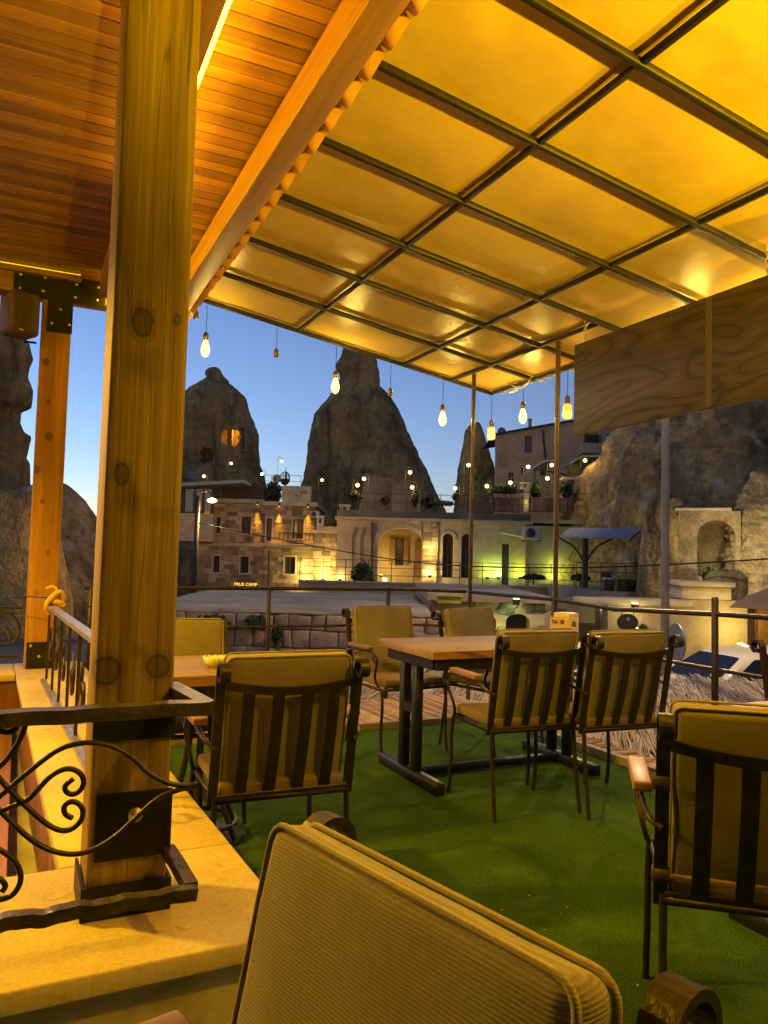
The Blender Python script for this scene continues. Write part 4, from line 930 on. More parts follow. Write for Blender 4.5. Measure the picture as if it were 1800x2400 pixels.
p = [(520, 1140), (575, 1127), (600, 1134), (622, 1142), (622, 1170), (520, 1170)]
mb = MB(); mb.prism([W(a, b, 46) for a, b in p], 46, 49); bgpart(mb, 'shelter_body', m_dwood, br)
wc = bgthing('white_cabinet', 'white banner-like cabinet panel with small dark marks on the roof', 'panel', W(695, 1180, 44)[0], 44, W(695, 1181, 44)[1])
u0, u1, z0, z1 = rect(660, 1139, 729, 1180, 44); c = .18
mb = MB(); mb.prism([(u0+c, z0), (u1-c, z0), (u1, z0+c), (u1, z1-.03), (u1-.03, z1), (u0+.03, z1), (u0, z1-.03), (u0, z0+c)], 44, 44.3); bgpart(mb, 'panel', mat('dull white panel', (.42, .39, .28), .6), wc)
for a, b, cc, d in ((.47, .53, .40, .50), (.62, .68, .40, .50), (.64, .74, .56, .61), (.77, .85, .56, .61), (.64, .74, .70, .75), (.77, .85, .70, .75)):
    mb = MB(); mb.bb(u0+(u1-u0)*a, u0+(u1-u0)*b, 43.985, 43.999, z0+(z1-z0)*cc, z0+(z1-z0)*d); bgpart(mb, 'dark_mark', m_dwood, wc)
mb = MB(); mb.bb(u0+(u1-u0)*.535, u0+(u1-u0)*.545, 43.99, 43.999, z0, z1); mb.bb(u0, u1, 43.985, 43.989, z0+(z1-z0)*.62, z0+(z1-z0)*.635); bgpart(mb, 'seam', m_dwood, wc)
shrub('dark climbing plant beside the white roof panel', 640, 1156, 44.6, 20, 24, 'ball', 700, m_dshrub, .12, group='roof plants')
def dish(label, px, py, v, rpx, rz=0.0, m=None):
    u, z = W(px, py, v); r = rpx*v/1800; t = bgthing('satellite_dish', label, 'satellite dish', u, v, z-r*1.3, 'satellite dishes on the roofs')
    Mx = Matrix.Translation((u, v, z)) @ Matrix.Rotation(rz, 4, 'Z') @ Matrix.Rotation(R(82), 4, 'X')
    mb = MB(); mb.lathe([(.02, -.12), (r*.5, -.09), (r, 0), (r, .015), (r*.5, -.07), (.01, -.1)], 24, (0, 0, 0), Mx); bgpart(mb, 'dish', m or mat('dish grey', (.22, .22, .23), .5), t)
    mb = MB(); mb.tube([(u, v+.12, z), (u, v+.15, z-r*1.9)], .03, 6); bgpart(mb, 'mast', m_dwood, t)
    mb = MB(); mb.tube([(u, v-.02, z-r), (u, v-.45, z-.05)], .015, 5); mb.ball((u, v-.45, z-.03), .05, 6, 5); bgpart(mb, 'feed_arm', m_dwood, t)
dish('grey satellite dish between the two big cones', 648, 1122, 47, 10.5)
dish('faint satellite dish on the squat cone behind the glazed room', 447, 1114, 50, 10.5)
dish('reddish satellite dish on the edge of the upper stone house roof', 1176, 1011, 46, 10)
eg = bgthing('egg_chair', 'hanging egg-shaped wire chair against the sky on the roof', 'chair', W(668, 1136, 47)[0], 47, W(668, 1140, 47)[1])
u, z = W(668, 1121, 47); k = 47/1800
for j in range(9):
    an = math.pi*j/9; mb = MB(); mb.tube([(u + 12*k*math.cos(t)*math.cos(an), 47 + 12*k*math.cos(t)*math.sin(an), z + 16*k*math.sin(t)) for t in [2*math.pi*i/20 for i in range(20)]], .014, 4, closed=True); bgpart(mb, 'wire_rib', m_dwood, eg)
mb = MB(); mb.lathe([(11*k, 0), (10.5*k, -6*k), (6*k, -12*k), (.02, -14*k)], 16, (u, 47, z-2*k)); bgpart(mb, 'seat_bowl', m_dwood, eg)
mb = MB(); mb.tube([(u, 47.3, z-.6), (u, 47.3, z+.75)], .02, 5); bgpart(mb, 'stand', m_dwood, eg)

# ------------------------------------------------------------------ globe lamp posts of the terraces
def globe_post(label, px, py, v, base_py, hook=1, gr=.10, m=None):
    u, z = W(px, py, v); zb = W(px, base_py, v)[1]; t = bgthing('lamp_post', label, 'lamp post', u, v, zb, 'globe lamps on the terraces')
    du = .22*hook
    mb = MB(); mb.tube([(u-du, v, zb)] + [(u-du, v, z+.08)] + [(u - du + (1-math.cos(a))*du/2, v, z+.08+.2*math.sin(a)) for a in [math.pi*i/8 for i in range(1, 9)]], .014, 6); bgpart(mb, 'pole', m_dwood, t)
    mb = MB(); mb.ball((u, v, z), gr, 12, 8); bgpart(mb, 'globe', m or m_globe, t)
    mb = MB(); mb.lathe([(.09, 0), (.03, .06), (.02, .09)], 10, (u, v, z+gr*.75)); bgpart(mb, 'cap', m_dwood, t)
    lamp('globe_light', t, (0, -.25, z-zb-.1), 24, (1, .66, .2), .1)
GL = [(542, 1086, 50, 1128, 1, 'globe lamp lighting the rock in front of the squat cone'), (478, 1116, 46, 1142, -1, 'globe lamp just above the glazed room roof'), (614, 1111, 47, 1138, -1, 'globe lamp against the sky right of the squat cone'),
      (660, 1081, 47.5, 1140, 1, 'highest globe lamp against the sky above the egg chair'), (755, 1125, 48, 1175, 1, 'globe lamp at the left foot of the tall cone'), (838, 1137, 38, 1205, 1, 'lower of the two globe lamps in front of the tall cone left side'),
      (853, 1122, 38.4, 1205, -1, 'upper of the two globe lamps in front of the tall cone left side'), (961, 1107, 38, 1195, 1, 'upper globe lamp in front of the tall cone right side'), (966, 1142, 37.6, 1195, -1, 'lower globe lamp in front of the tall cone right side'),
      (1067, 1144, 38, 1192, -1, 'globe lamp in the sky gap left of the narrow spire'), (1098, 1090, 38, 1192, 1, 'globe lamp in front of the narrow spire beside the first pole'), (1141, 1139, 37.5, 1196, -1, 'globe lamp above the small round planter'),
      (1196, 1131, 37.6, 1196, -1, 'globe lamp above the first wooden planter'), (1238, 1094, 38.2, 1196, 1, 'high globe lamp above the stone chimney between planters'), (1293, 1090, 38, 1196, 1, 'high globe lamp at the pergola corner left of the second pole'),
      (1283, 1121, 37.2, 1196, -1, 'low globe lamp left of the second pole'), (1371, 1079, 38.6, 1170, 1, 'globe lamp hanging at the right pergola roof')]
for px, py, v, bp_, hk, lab in GL: globe_post(lab, px, py, v, bp_, hk)
# street light on a dark pole
st = bgthing('street_light', 'bright orange street light on a dark timber pole by the stone house', 'street light', W(459, 1385, 32)[0], 32, -2.2)
u0, u1, z0, z1 = rect(451, 1163, 468, 1386, 32); mb = MB(); mb.lathe([(.12, -2.2), (.10, z1)], 12, ((u0+u1)/2, 32, 0)); bgpart(mb, 'pole', m_dwood, st)
u, z = W(497, 1173, 31.8); mb = MB(); mb.tube([((u0+u1)/2, 32, z+.35), ((u0+u)/2+.2, 31.9, z+.4), (u, 31.8, z+.13)], .03, 6); bgpart(mb, 'arm', m_dwood, st)
mb = MB(); mb.ball((u, 31.8, z), .2, 12, 8, (1, .6, .45)); bgpart(mb, 'lens', emit('street lamp', (1, .55, .08), 30), st)
lamp('street_light_bulb', st, (u-ANCH[st.name][0], .5, z-.3-ANCH[st.name][2]), 900, (1, .62, .2), .12)
cbl = MB(); cbl.tube(smooth([(*W(462, 1225, 32)[:1], 32, W(462, 1225, 32)[1]), (W(640, 1262, 31)[0], 31, W(640, 1262, 31)[1]), (W(900, 1310, 28)[0], 28, W(900, 1310, 28)[1]), (W(1080, 1328, 24)[0], 24, W(1080, 1328, 24)[1]), (W(1350, 1332, 20)[0], 20, W(1350, 1332, 20)[1]), (W(1600, 1322, 18)[0], 18, W(1600, 1322, 18)[1]), (W(1900, 1304, 17)[0], 17, W(1900, 1304, 17)[1])], 2), .02, 5)
bgsolo(cbl, 'overhead_cable', m_wire, 'thin black overhead cable sagging across the town', 'cable', (0, 25, 0))
m_rub = mat('lit rubble', (.50, .36, .19), .95, 0, (1.2, .5), (5, 1.0, .12), fine=(9, .5))
# ------------------------------------------------------------------ flood lamps at wall feet
def flood(label, px, py, v, power, col=(1, .76, .22), out=.22, up=.15, glow=True, second=.0):
    u, z = W(px, py, v); t = bgthing('ground_spotlight', label, 'lamp', u, v-out, z, 'small spotlights at the wall feet')
    mb = MB(); mb.lathe([(.07, -.02), (.09, .08), (.08, .1)], 10, (u, v-out, z)); bgpart(mb, 'housing', m_dwood, t)
    mb = MB(); mb.lathe([(.075, .101), (.07, .115)], 10, (u, v-out, z)); bgpart(mb, 'lens', emit('spot %.2f %.2f' % (col[0], col[2]), col, 8), t)
    lamp('spot_light', t, (0, 0, .12+up), power, col, .05)
    if second: lamp('spot_light', t, (0, -.15, .12+up+second), power*.9, col, .1)
# ------------------------------------------------------------------ lit gate pier between the houses
VP_ = 37.0
gp = bgthing('gate_pier', 'brightly lit rough stone pier between the two stone houses', 'pier', W(760, 1365, VP_)[0], VP_, -2.2)
u0, u1, z0, z1 = rect(734, 1250, 788, 1365, VP_)
mb = MB(); mb.bb(u0+.02, u1-.02, VP_+.03, VP_+.8, -2.2, z1-.02); bgpart(mb, 'core', m_mortar, gp)
mb = MB(); masonry(mb, u0, u1, z0-.6, z1, VP_+.03, [], .23, .28, .6, .05, 21); o = bgpart(mb, 'stone_blocks', m_stone, gp); tag(o, kind='stuff')
mb = MB(); mb.bb(u0-.12, u1+.1, VP_-.12, VP_+.9, z1+.001, z1+.14); mb.bb(u0+.1, u1, VP_+.1, VP_+.9, z1+.141, z1+.34); bgpart(mb, 'cap', m_trim, gp)
flood('spotlight at the foot of the lit stone pier', 758, 1360, VP_, 60, (1, .78, .2), .3, .05, True, .45)
flood('added spotlight at the right foot of the stone house wall', 715, 1362, V2-.03, 60, (1, .75, .2), .4, .2, True, .6)  # added lamp, stands in for the pier spotlight's spill on this wall
flood('small spotlight right of the lit pier', 797, 1361, 36, 14, (1, .7, .25), .2, .05)
def aircon(label, px0, py0, px1, py1, v):
    u0, u1, z0, z1 = rect(px0, py0, px1, py1, v); t = bgthing('air_conditioner', label, 'air conditioner', (u0+u1)/2, v, z0, 'air conditioner units')
    mb = MB(); mb.rbox(((u0+u1)/2, v, (z0+z1)/2), (u1-u0, .35, z1-z0), .03, 2); bgpart(mb, 'casing', mat('aircon casing', (.50, .47, .38), .5), t)
    r = (z1-z0)*.38; mb = MB(); mb.lathe([(r, 0), (r, .02), (r*.3, .025)], 20, (0, 0, 0), Matrix.Translation((u0+(u1-u0)*.4, v-.176, (z0+z1)/2)) @ Matrix.Rotation(R(90), 4, 'X')); bgpart(mb, 'fan_grille', m_dwood, t)
    mb = MB(); mb.bb(u0+.05, u0+.1, v-.1, v+.4, z0-.1, z0-.02); mb.bb(u1-.1, u1-.05, v-.1, v+.4, z0-.1, z0-.02); bgpart(mb, 'bracket', m_dwood, t)
aircon('air conditioner at the right end of the stone house', 727, 1198, 749, 1213, 43.6)
aircon('air conditioner above the green-lit corner', 1225, 1235, 1268, 1264, 35.2)
def turret(label, px0, py0, px1, py1, v):
    u0, u1, z0, z1 = rect(px0, py0, px1, py1, v); w2 = u1-u0; t = bgthing('stone_chimney', label, 'chimney', (u0+u1)/2, v, z0, 'small stone chimneys')
    h = z1-z0; mb = MB(); mb.bb(u0, u1, v, v+w2, z0-.3, z0+h*.55); bgpart(mb, 'shaft', m_trim, t)
    for a in (0, 1):
        for b in (0, 1): mb = MB(); mb.bb(u0+a*w2*.72, u0+a*w2*.72+w2*.28, v+b*w2*.72, v+b*w2*.72+w2*.28, z0+h*.551, z0+h*.85); bgpart(mb, 'corner_pier', m_trim, t)
    mb = MB(); mb.bb(u0-.1*w2, u1+.1*w2, v-.1*w2, v+1.1*w2, z0+h*.851, z1); bgpart(mb, 'cap_stone', m_trim, t)
turret('small stone chimney above the lit pier', 742, 1209, 758, 1247, 38)
turret('small stone chimney at the left end of the arched house roof', 797, 1182, 818, 1222, 37)
turret('stone chimney between the first two planters', 1222, 1130, 1241, 1160, 38)
turret('stone chimney beside the round shrub under the pergola', 1322, 1118, 1356, 1160, 38)

# ------------------------------------------------------------------ arched stone house with terrace
V3 = 36.0
ah = bgthing('arched_house', 'long pale stone house with one wide arch and two narrow arched windows', 'building', W(1050, 1372, V3)[0], V3, -2.2)
ul, ur, _, zt3 = rect(788, 1222, 1232, 1372, V3); zt3 = W(1010, 1222, V3)[1]
zf = W(1000, 1366, V3)[1]
def op(px0, py0, px1, py1, v, rise): a, b, c, d = rect(px0, py0, px1, py1, v); return (a, b, c, d, rise)
A1 = op(886, 1238, 990, 1364, V3, .62); A2 = op(1037, 1250, 1063, 1353, V3, .27); A3 = op(1081, 1251, 1107, 1355, V3, .27); DR = op(1176, 1275, 1194, 1372, V3, 0)
mb = MB(); wall(mb, ul, ur, -2.2, zt3, V3, .55, [A1, A2, A3, DR]); bgpart(mb, 'wall', m_render, ah)
mb = MB(); mb.bb(ul, ul+.4, V3+.551, V3+7, -2.2, zt3); mb.bb(ur-.4, ur, V3+.551, V3+7, -2.2, zt3); bgpart(mb, 'side_wall', m_render, ah)
mb = MB(); mb.bb(ul-.1, ur+.3, V3-.18, V3+7.2, zt3+.001, zt3+.12); bgpart(mb, 'cornice', m_trim, ah)
zp = W(1010, 1200, V3)[1]
mb = MB(); mb.bb(ul-.02, ur+.2, V3+.0, V3+.3, zt3+.121, zp); bgpart(mb, 'parapet', mat('dark old parapet', (.17, .145, .11), .95, 0, (1, .35), (4, .6, .04)), ah)
mb = MB(); mb.bb(ul, W(1460, 1196, V3+1)[0], V3+.31, V3+9, zp-.35, zp-.2); bgpart(mb, 'roof_terrace', m_render, ah)
u0, u1, z0, z1 = rect(990, 1226, 1026, 1366, V3)
mb = MB(); masonry(mb, u0, u1, zf-.2, zt3, V3-.1, [], .2, .25, .5, .06, 33); mb.bb(u0, u1, V3-.1, V3-.002, zf-.2, zt3); o = bgpart(mb, 'rough_pilaster', m_stone, ah); tag(o, kind='stuff')
# archivolt stones
def voussoirs(o, n, d=.16):
    a, b, zs, r = o[0], o[1], o[3]-o[4], o[4]
    for i in range(n):
        t0, t1 = math.pi*(i+.04)/n, math.pi*(i+.96)/n; c = (a+b)/2; hw = (b-a)/2
        q = [(c-hw*math.cos(t0), zs+r*math.sin(t0)), (c-hw*math.cos(t1), zs+r*math.sin(t1)), (c-(hw+d)*math.cos(t1), zs+(r+d)*math.sin(t1)), (c-(hw+d)*math.cos(t0), zs+(r+d)*math.sin(t0))]
        mb = MB(); mb.prism(q, V3-.04, V3+.02); bgpart(mb, 'arch_stone', m_trim, ah)
voussoirs(A1, 13, .22); voussoirs(A2, 9, .13); voussoirs(A3, 9, .13)
# porch inside the wide arch
mb = MB(); a, b, c, d, _ = A1; mb.bb(a-.3, b+.3, V3+2.4, V3+2.6, c-.2, d+.3); mb.bb(a-.35, a-.05, V3+.552, V3+2.4, c-.2, d+.3); mb.bb(b+.05, b+.35, V3+.552, V3+2.4, c-.2, d+.3); mb.bb(a-.35, b+.35, V3+.552, V3+2.4, d+.301, d+.5); bgpart(mb, 'porch_walls', m_render, ah)
for px0, py0, px1, py1, nm, mm in ((912, 1263, 926, 1325, 'shutter', 'sh'), (927, 1264, 945, 1325, 'pane', 'pn'), (946, 1264, 956, 1325, 'shutter', 'sh'), (972, 1268, 990, 1352, 'door', 'dr')):
    u0, u1, z0, z1 = rect(px0, py0, px1, py1, V3+2.3); mb = MB(); mb.bb(u0, u1, V3+2.25, V3+2.38, z0, z1); bgpart(mb, nm, m_pane if mm == 'pn' else mat('honey shutter', (.30, .17, .06), .6), ah)
lamp('porch_light', ah, ((A1[0]*.75+A1[1]*.25)-ANCH[ah.name][0], 1.2, A1[2]+.5-ANCH[ah.name][2]), 55, (1, .72, .2), .1)
mb = MB(); mb.lathe([(.08, 0), (.1, .12), (.06, .13)], 10, (A1[0]+.35, V3+.8, A1[2])); bgpart(mb, 'porch_lamp', emit('porch lamp', (1, .78, .25), 20), ah)
for o_ in (A2, A3):
    a, b, c, d, _ = o_; mb = MB(); mb.bb(a, b, V3+.35, V3+.37, c, d); bgpart(mb, 'pane', m_pane, ah)
    mb = MB(); mb.bb(a, a+.07, V3+.28, V3+.349, c, d-.1); mb.bb(b-.07, b, V3+.28, V3+.349, c, d-.1); mb.bb((a+b)/2-.04, (a+b)/2+.04, V3+.28, V3+.349, c, d); bgpart(mb, 'window_frame', m_dwood, ah)
a, b, c, d, _ = DR; mb = MB(); mb.bb(a, b, V3+.2, V3+.26, c, d); bgpart(mb, 'door', m_dwood, ah)
# right wing, set back and green lit
ug, uh, _, zg = rect(1233, 1226, 1345, 1372, V3+.8)
mb = MB(); mb.bb(ug, uh, V3+.8, V3+6, -2.2, zt3-.03); mb.bb(uh, uh+1.7, V3+1.6, V3+6, -2.2, zt3-.05); bgpart(mb, 'wing', m_render, ah)
mb = MB(); u0, u1, z0, z1 = rect(1340, 1262, 1362, 1372, V3+1.4); masonry(mb, u0, u1, z0, z1, V3+1.58, [], .2, .25, .5, .06, 37); o = bgpart(mb, 'rough_pilaster', m_stone, ah); tag(o, kind='stuff')
mb = MB(); u0, z0 = W(1172, 1249, V3); u1, z1 = W(1248, 1262, V3); mb.prism([(u0, z0), (u1, z1), (u1, z1-.05), (u0, z0-.04)], V3-.9, V3-.19); bgpart(mb, 'door_hood', m_white, ah)
mb = MB()
for px in (826, 846): mb.tube([(W(px+8, 1235, V3)[0], V3-.06, W(px, 1235, V3)[1]), (W(px, 1262, V3)[0], V3-.05, W(px, 1262, V3)[1]), (W(px, 1345, V3)[0], V3-.05, W(px, 1345, V3)[1])], .025, 5)
mb.tube([(W(872, 1225, V3)[0], V3-.07, W(872, 1225, V3)[1]), (W(872, 1350, V3)[0], V3-.07, zf)], .05, 6); bgpart(mb, 'wall_pipe', m_dwood, ah)
flood('strong spotlight under the rough pilaster beside the wide arch', 1007, 1352, V3-.1, 46, (1, .78, .25), .25, .1, True, 1.0)
flood('spotlight inside the left foot of the wide arch', 893, 1352, V3+.9, 10, (1, .75, .2), .2, .05)
for px, lab, col in ((1141, 'green spotlight left of the dark door', (.62, 1, .10)), (1167, 'pale green spotlight touching the dark door', (.55, 1, .35)), (1218, 'yellow-green spotlight right of the dark door', (.75, 1, .06))):
    flood(lab, px, 1356, V3 if px < 1230 else V3+.8, 11, col, .15, .04, True, .4)
flood('green spotlight at the set-back wing', 1297, 1362, V3+.8, 15, (.75, 1, .15), .2, .05, True, .6)
flood('amber spotlight at the end pilaster under the curved awning', 1371, 1342, V3+1.55, 16, (1, .6, .08), .3, .1, True, .5)

# terrace front wall and low wall below
fw = bgthing('terrace_wall', 'low brown retaining wall in front of the arched house', 'wall', W(1050, 1390, 32)[0], 32, -2.2)
u0, _ = W(700, 1370, 32); u1, _ = W(1345, 1370, 32); zz = W(1000, 1371, 32)[1]
mb = MB(); mb.bb(u0, u1, 32, 32.5, -2.2, zz); mb.bb(u0, u1, 32.5, 35.95, zz-.4, zz-.08); bgpart(mb, 'wall_body', m_render, fw)
mb = MB(); mb.bb(u0, u1, 31.9, 32.5, zz+.001, zz+.07); bgpart(mb, 'coping', m_trim, fw)
def fence(label, px0, px1, v, py, h, step, rails=2, group='iron terrace railings', name='terrace_fence'):
    u0, z0 = W(px0, py, v); u1, _ = W(px1, py, v); zc = W((px0+px1)/2, py, v)[1]; t = bgthing(name, label, 'railing', (u0+u1)/2, v, zc, group)
    n = max(2, int((u1-u0)/step))
    for k in range(n+1): uu = u0+(u1-u0)*k/n; mb = MB(); mb.tube([(uu, v, zc-.05), (uu, v, zc+h)], .018, 5); bgpart(mb, 'fence_post', m_dwood, t)
    for r in range(rails): zz_ = zc + h*(1 - r/rails); mb = MB(); mb.tube([(u0, v, zz_), (u1, v, zz_)], .014, 5); bgpart(mb, 'fence_rail', m_dwood, t)
fence('thin iron fence along the foot of the arched house', 702, 1345, 32.3, 1370, .95, .95, 3)
fence('thin iron fence on the roof of the arched house', 800, 1110, 36.4, 1200, .85, .75, 2)
fence('thin iron fence against the sky between the cones', 600, 705, 47.5, 1142, .75, .7, 2)
fence('thin iron fence in front of the wooden planters', 1112, 1460, 36.6, 1199, .9, .85, 3)
fence('thin iron fence under the curved awning', 1350, 1640, 28.2, 1386, 1.0, .9, 3)

# ------------------------------------------------------------------ planters and shrubs on the terrace
def planter(label, px0, py0, px1, py1, v):
    u0, u1, z0, z1 = rect(px0, py0, px1, py1, v); t = bgthing('wooden_planter', label, 'planter', (u0+u1)/2, v, z0, 'wooden planters on the terrace')
    n = max(3, int((u1-u0)/.2))
    for k in range(n): a = u0+(u1-u0)*k/n; mb = MB(); mb.bb(a+.006, a+(u1-u0)/n-.006, v, v+.04, z0, z1); bgpart(mb, 'board', m_planter, t)
    mb = MB(); mb.bb(u0+.01, u1-.01, v+.041, v+.6, z0, z1-.06); bgpart(mb, 'soil_box', m_dwood, t)
planter('first wooden planter with low bushes left of the white-lit pier', 1150, 1166, 1226, 1199, 37.2)
planter('second wooden planter between the white-lit pier and the second pole', 1241, 1166, 1341, 1199, 37.2)
planter('third wooden planter right of the second pole', 1368, 1167, 1440, 1197, 37.2)
planter('small low planter below the globe lamp', 1115, 1178, 1146, 1199, 37.2)
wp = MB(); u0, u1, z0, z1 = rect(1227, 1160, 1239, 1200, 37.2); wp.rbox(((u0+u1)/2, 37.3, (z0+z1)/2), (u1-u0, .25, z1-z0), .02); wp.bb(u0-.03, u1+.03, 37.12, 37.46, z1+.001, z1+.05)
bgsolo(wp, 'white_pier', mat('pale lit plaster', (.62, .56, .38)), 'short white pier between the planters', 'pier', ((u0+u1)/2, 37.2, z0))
lamp('pier_light', None, h2w((u0+u1)/2, 36.9, z0+.45), 2.5, (1, .75, .3), .05)
shrub('low dark bushes in the first planter', 1185, 1152, 37.5, 36, 14, 'mound', 900, m_dshrub, .1, seed=3)
shrub('pointed green shrub left of the second pole', 1257, 1146, 37.5, 16, 21, 'cone', 900, m_shrub, .09, seed=4)
shrub('round bright shrub right of the second pole', 1326, 1148, 37.5, 15, 18, 'ball', 800, m_shrub, .09, seed=5)
shrub('dark bush in the third planter', 1405, 1158, 37.5, 34, 12, 'mound', 800, m_dshrub, .1, seed=6)
shrub('tall pale flowering twig plant by the first pole', 1113, 1128, 38, 12, 26, 'ball', 260, m_shrub, .08, seed=7)
shrub('clipped ball shrub on the arched house roof left', 904, 1173, 37.5, 10, 10, 'ball', 600, m_dshrub, .06, stem=.35, seed=8)
shrub('clipped ball shrub beside the sky gap', 1069, 1164, 37.5, 8, 8, 'ball', 500, m_dshrub, .06, stem=.3, seed=9)
shrub('tiered dark topiary beside the right globe lamps', 973, 1166, 37.6, 8, 20, 'ball', 600, m_dshrub, .07, seed=10)
shrub('wide dark bush in the middle of the arched house roof', 1004, 1175, 37.8, 15, 16, 'ball', 800, m_dshrub, .08, seed=12)
shrub('low roof plants left of the sky gap', 1035, 1182, 37.8, 30, 9, 'mound', 700, m_shrub, .08, seed=13)
shrub('round bush above the arched house left end', 832, 1164, 38, 13, 12, 'ball', 600, m_dshrub, .08, seed=14)
shrub('green climber hanging down the left wall of the arched house', 850, 1352, 34.5, 24, 34, 'ball', 1500, m_shrub, .09, group='climbing plants', seed=15)
shrub('leafy pot plants along the green-lit wall', 1250, 1355, 33.2, 26, 10, 'mound', 700, m_dshrub, .07, group='pot plants', seed=16)
shrub('dark pot plant left of the awning post', 1360, 1357, 32.8, 20, 14, 'mound', 600, m_dshrub, .08, group='pot plants', seed=17)
# small rock-cut block in front of the tall cone, lit by the globes
rk = MB()
for (pp, v, d) in (([(840, 1200), (856, 1110), (915, 1122), (930, 1128), (915, 1200)], 44, 3), ([(915, 1200), (920, 1128), (965, 1125), (985, 1150), (985, 1200)], 43, 3)):
    rk = MB(); rk.prism([W(a, b, v) for a, b in pp], v, v+d)
    bgsolo(rk, 'carved_rock', mat('lit tuff', (.28, .23, .16), .95, 0, (.8, .3), (2, .8, .12), fine=(5, .3)), 'flat-faced carved rock block %s' % ('left of the lower right globe lamp' if v == 43 else 'behind the pair of globe lamps at the tall cone'), 'rock', (W(pp[0][0], 1200, v)[0], v, W(900, 1200, v)[1]))

# ------------------------------------------------------------------ upper stone house at the right with pergola
V4 = 46.0
uph = bgthing('upper_house', 'pale upper stone house with sloping roofline behind the steel poles', 'building', W(1300, 1170, V4)[0], V4, W(1300, 1230, V4)[1])
u0, z0 = W(1160, 1230, V4); zl = W(1165, 1020, V4)[1]; zr = W(1345, 988, V4)[1]; um = W(1345, 988, V4)[0]; ue = W(1560, 990, V4)[0]
wops = [rect(1230, 1021, 1247, 1061, V4), rect(1192, 1108, 1204, 1128, V4), rect(1222, 1096, 1230, 1110, V4), rect(1266, 1098, 1279, 1114, V4)]
mb = MB(); wall(mb, u0, ue, z0, zl, V4, .5, [w_ for w_ in wops]); mb.prism([(u0, zl+.001), (ue, zl+.001), (ue, zr), (um, zr)], V4+.001, V4+.5); bgpart(mb, 'wall', m_render, uph)
mb = MB(); masonry(mb, u0, ue, z0, zl, V4, wops, .3, .5, .9, .012, 51, .01); o = bgpart(mb, 'stone_blocks', m_render, uph); tag(o, kind='stuff')
mb = MB(); mb.prism([(u0-.1, zl-.02), (um, zr), (um, zr+.13), (u0-.1, zl+.10)], V4-.15, V4+6); mb.bb(um+.001, ue, V4-.2, V4+6, zr+.001, zr+.18); bgpart(mb, 'roof_edge', m_dwood, uph)
for (a, b, c, d) in wops:
    mb = MB(); mb.bb(a, b, V4+.2, V4+.24, c, d); wv = bgpart(mb, 'window', m_dwood, uph)
    mb = MB(); mb.bb(a+.06, b-.06, V4+.17, V4+.199, c+.06, d-.06); bgpart(mb, 'pane', m_pane, wv)
for px0, px1 in ((1372, 1404), (1410, 1420), (1424, 1485)):
    a, b, c, d = rect(px0, 1018, px1, 1038, V4-.3); mb = MB(); mb.bb(a, b, V4-.28, V4-.02, c, d); bgpart(mb, 'window', m_pane if px0 != 1410 else m_trim, uph)
mb = MB(); a, b, c, d = rect(1365, 1039, 1500, 1062, V4-1); mb.bb(a, b, V4-1, V4-.03, c, d); bgpart(mb, 'balcony', m_trim, uph)
mb = MB(); u, z = W(1246, 1010, V4); u2, z2 = W(1246, 980, V4); mb.tube([(u, V4+.6, z-.5), (u, V4+.6, z2)], .11, 10); mb.lathe([(.16, 0), (.13, .06)], 10, (u, V4+.6, z2)); bgpart(mb, 'flue_pipe', mat('flue steel', (.3, .28, .25), .4, .5), uph)
mb = MB(); mb.tube([(W(1271, 1008, V4)[0], V4-.06, W(1271, 1008, V4)[1]), (W(1278, 1075, V4)[0], V4-.06, W(1278, 1075, V4)[1])], .05, 6); bgpart(mb, 'drain_pipe', m_dwood, uph)
def pergola(label, roof, posts, slats, v, d):
    u, z = W(posts[0][0], posts[0][2], v); t = bgthing('pergola', label, 'pergola', u, v, z, 'pergolas of the upper terrace')
    mb = MB(); P = [W(a, b, v) for a, b in roof]; mb.prism(P + [(x, zz_-.1) for x, zz_ in reversed(P)], v, v+d); bgpart(mb, 'awning', mat('grey awning', (.32, .34, .36), .6, 0, (1, .12)), t)
    for a, y0, y1 in posts: u_, z0_ = W(a, y1, v); _, z1_ = W(a, y0, v); mb = MB(); mb.bb(u_-.05, u_+.05, v, v+.1, z0_, z1_); bgpart(mb, 'post', m_dwood, t)
    for (a0, b0, a1, b1) in slats: (x0, za), (x1, zb) = W(a0, b0, v), W(a1, b1, v); mb = MB(); mb.prism([(x0, za), (x1, zb), (x1, zb-.1), (x0, za-.1)], v-.2, v-.05); bgpart(mb, 'slat', m_tsteel, t)
pergola('left grey pergola awning above the globe lamps', [(1252, 1093), (1272, 1080), (1290, 1076), (1310, 1080)], [(1253, 1096, 1170), (1308, 1085, 1165)], [(1254, 1098, 1345, 1115)], 40, 3)
pergola('right slatted pergola awning near the cliff', [(1340, 1082), (1362, 1068), (1400, 1066), (1460, 1062)], [(1344, 1086, 1165)], [(1322, 1091, 1440, 1076), (1328, 1096, 1436, 1082), (1330, 1101, 1432, 1089), (1332, 1106, 1428, 1096), (1336, 1111, 1424, 1103)], 40, 3)

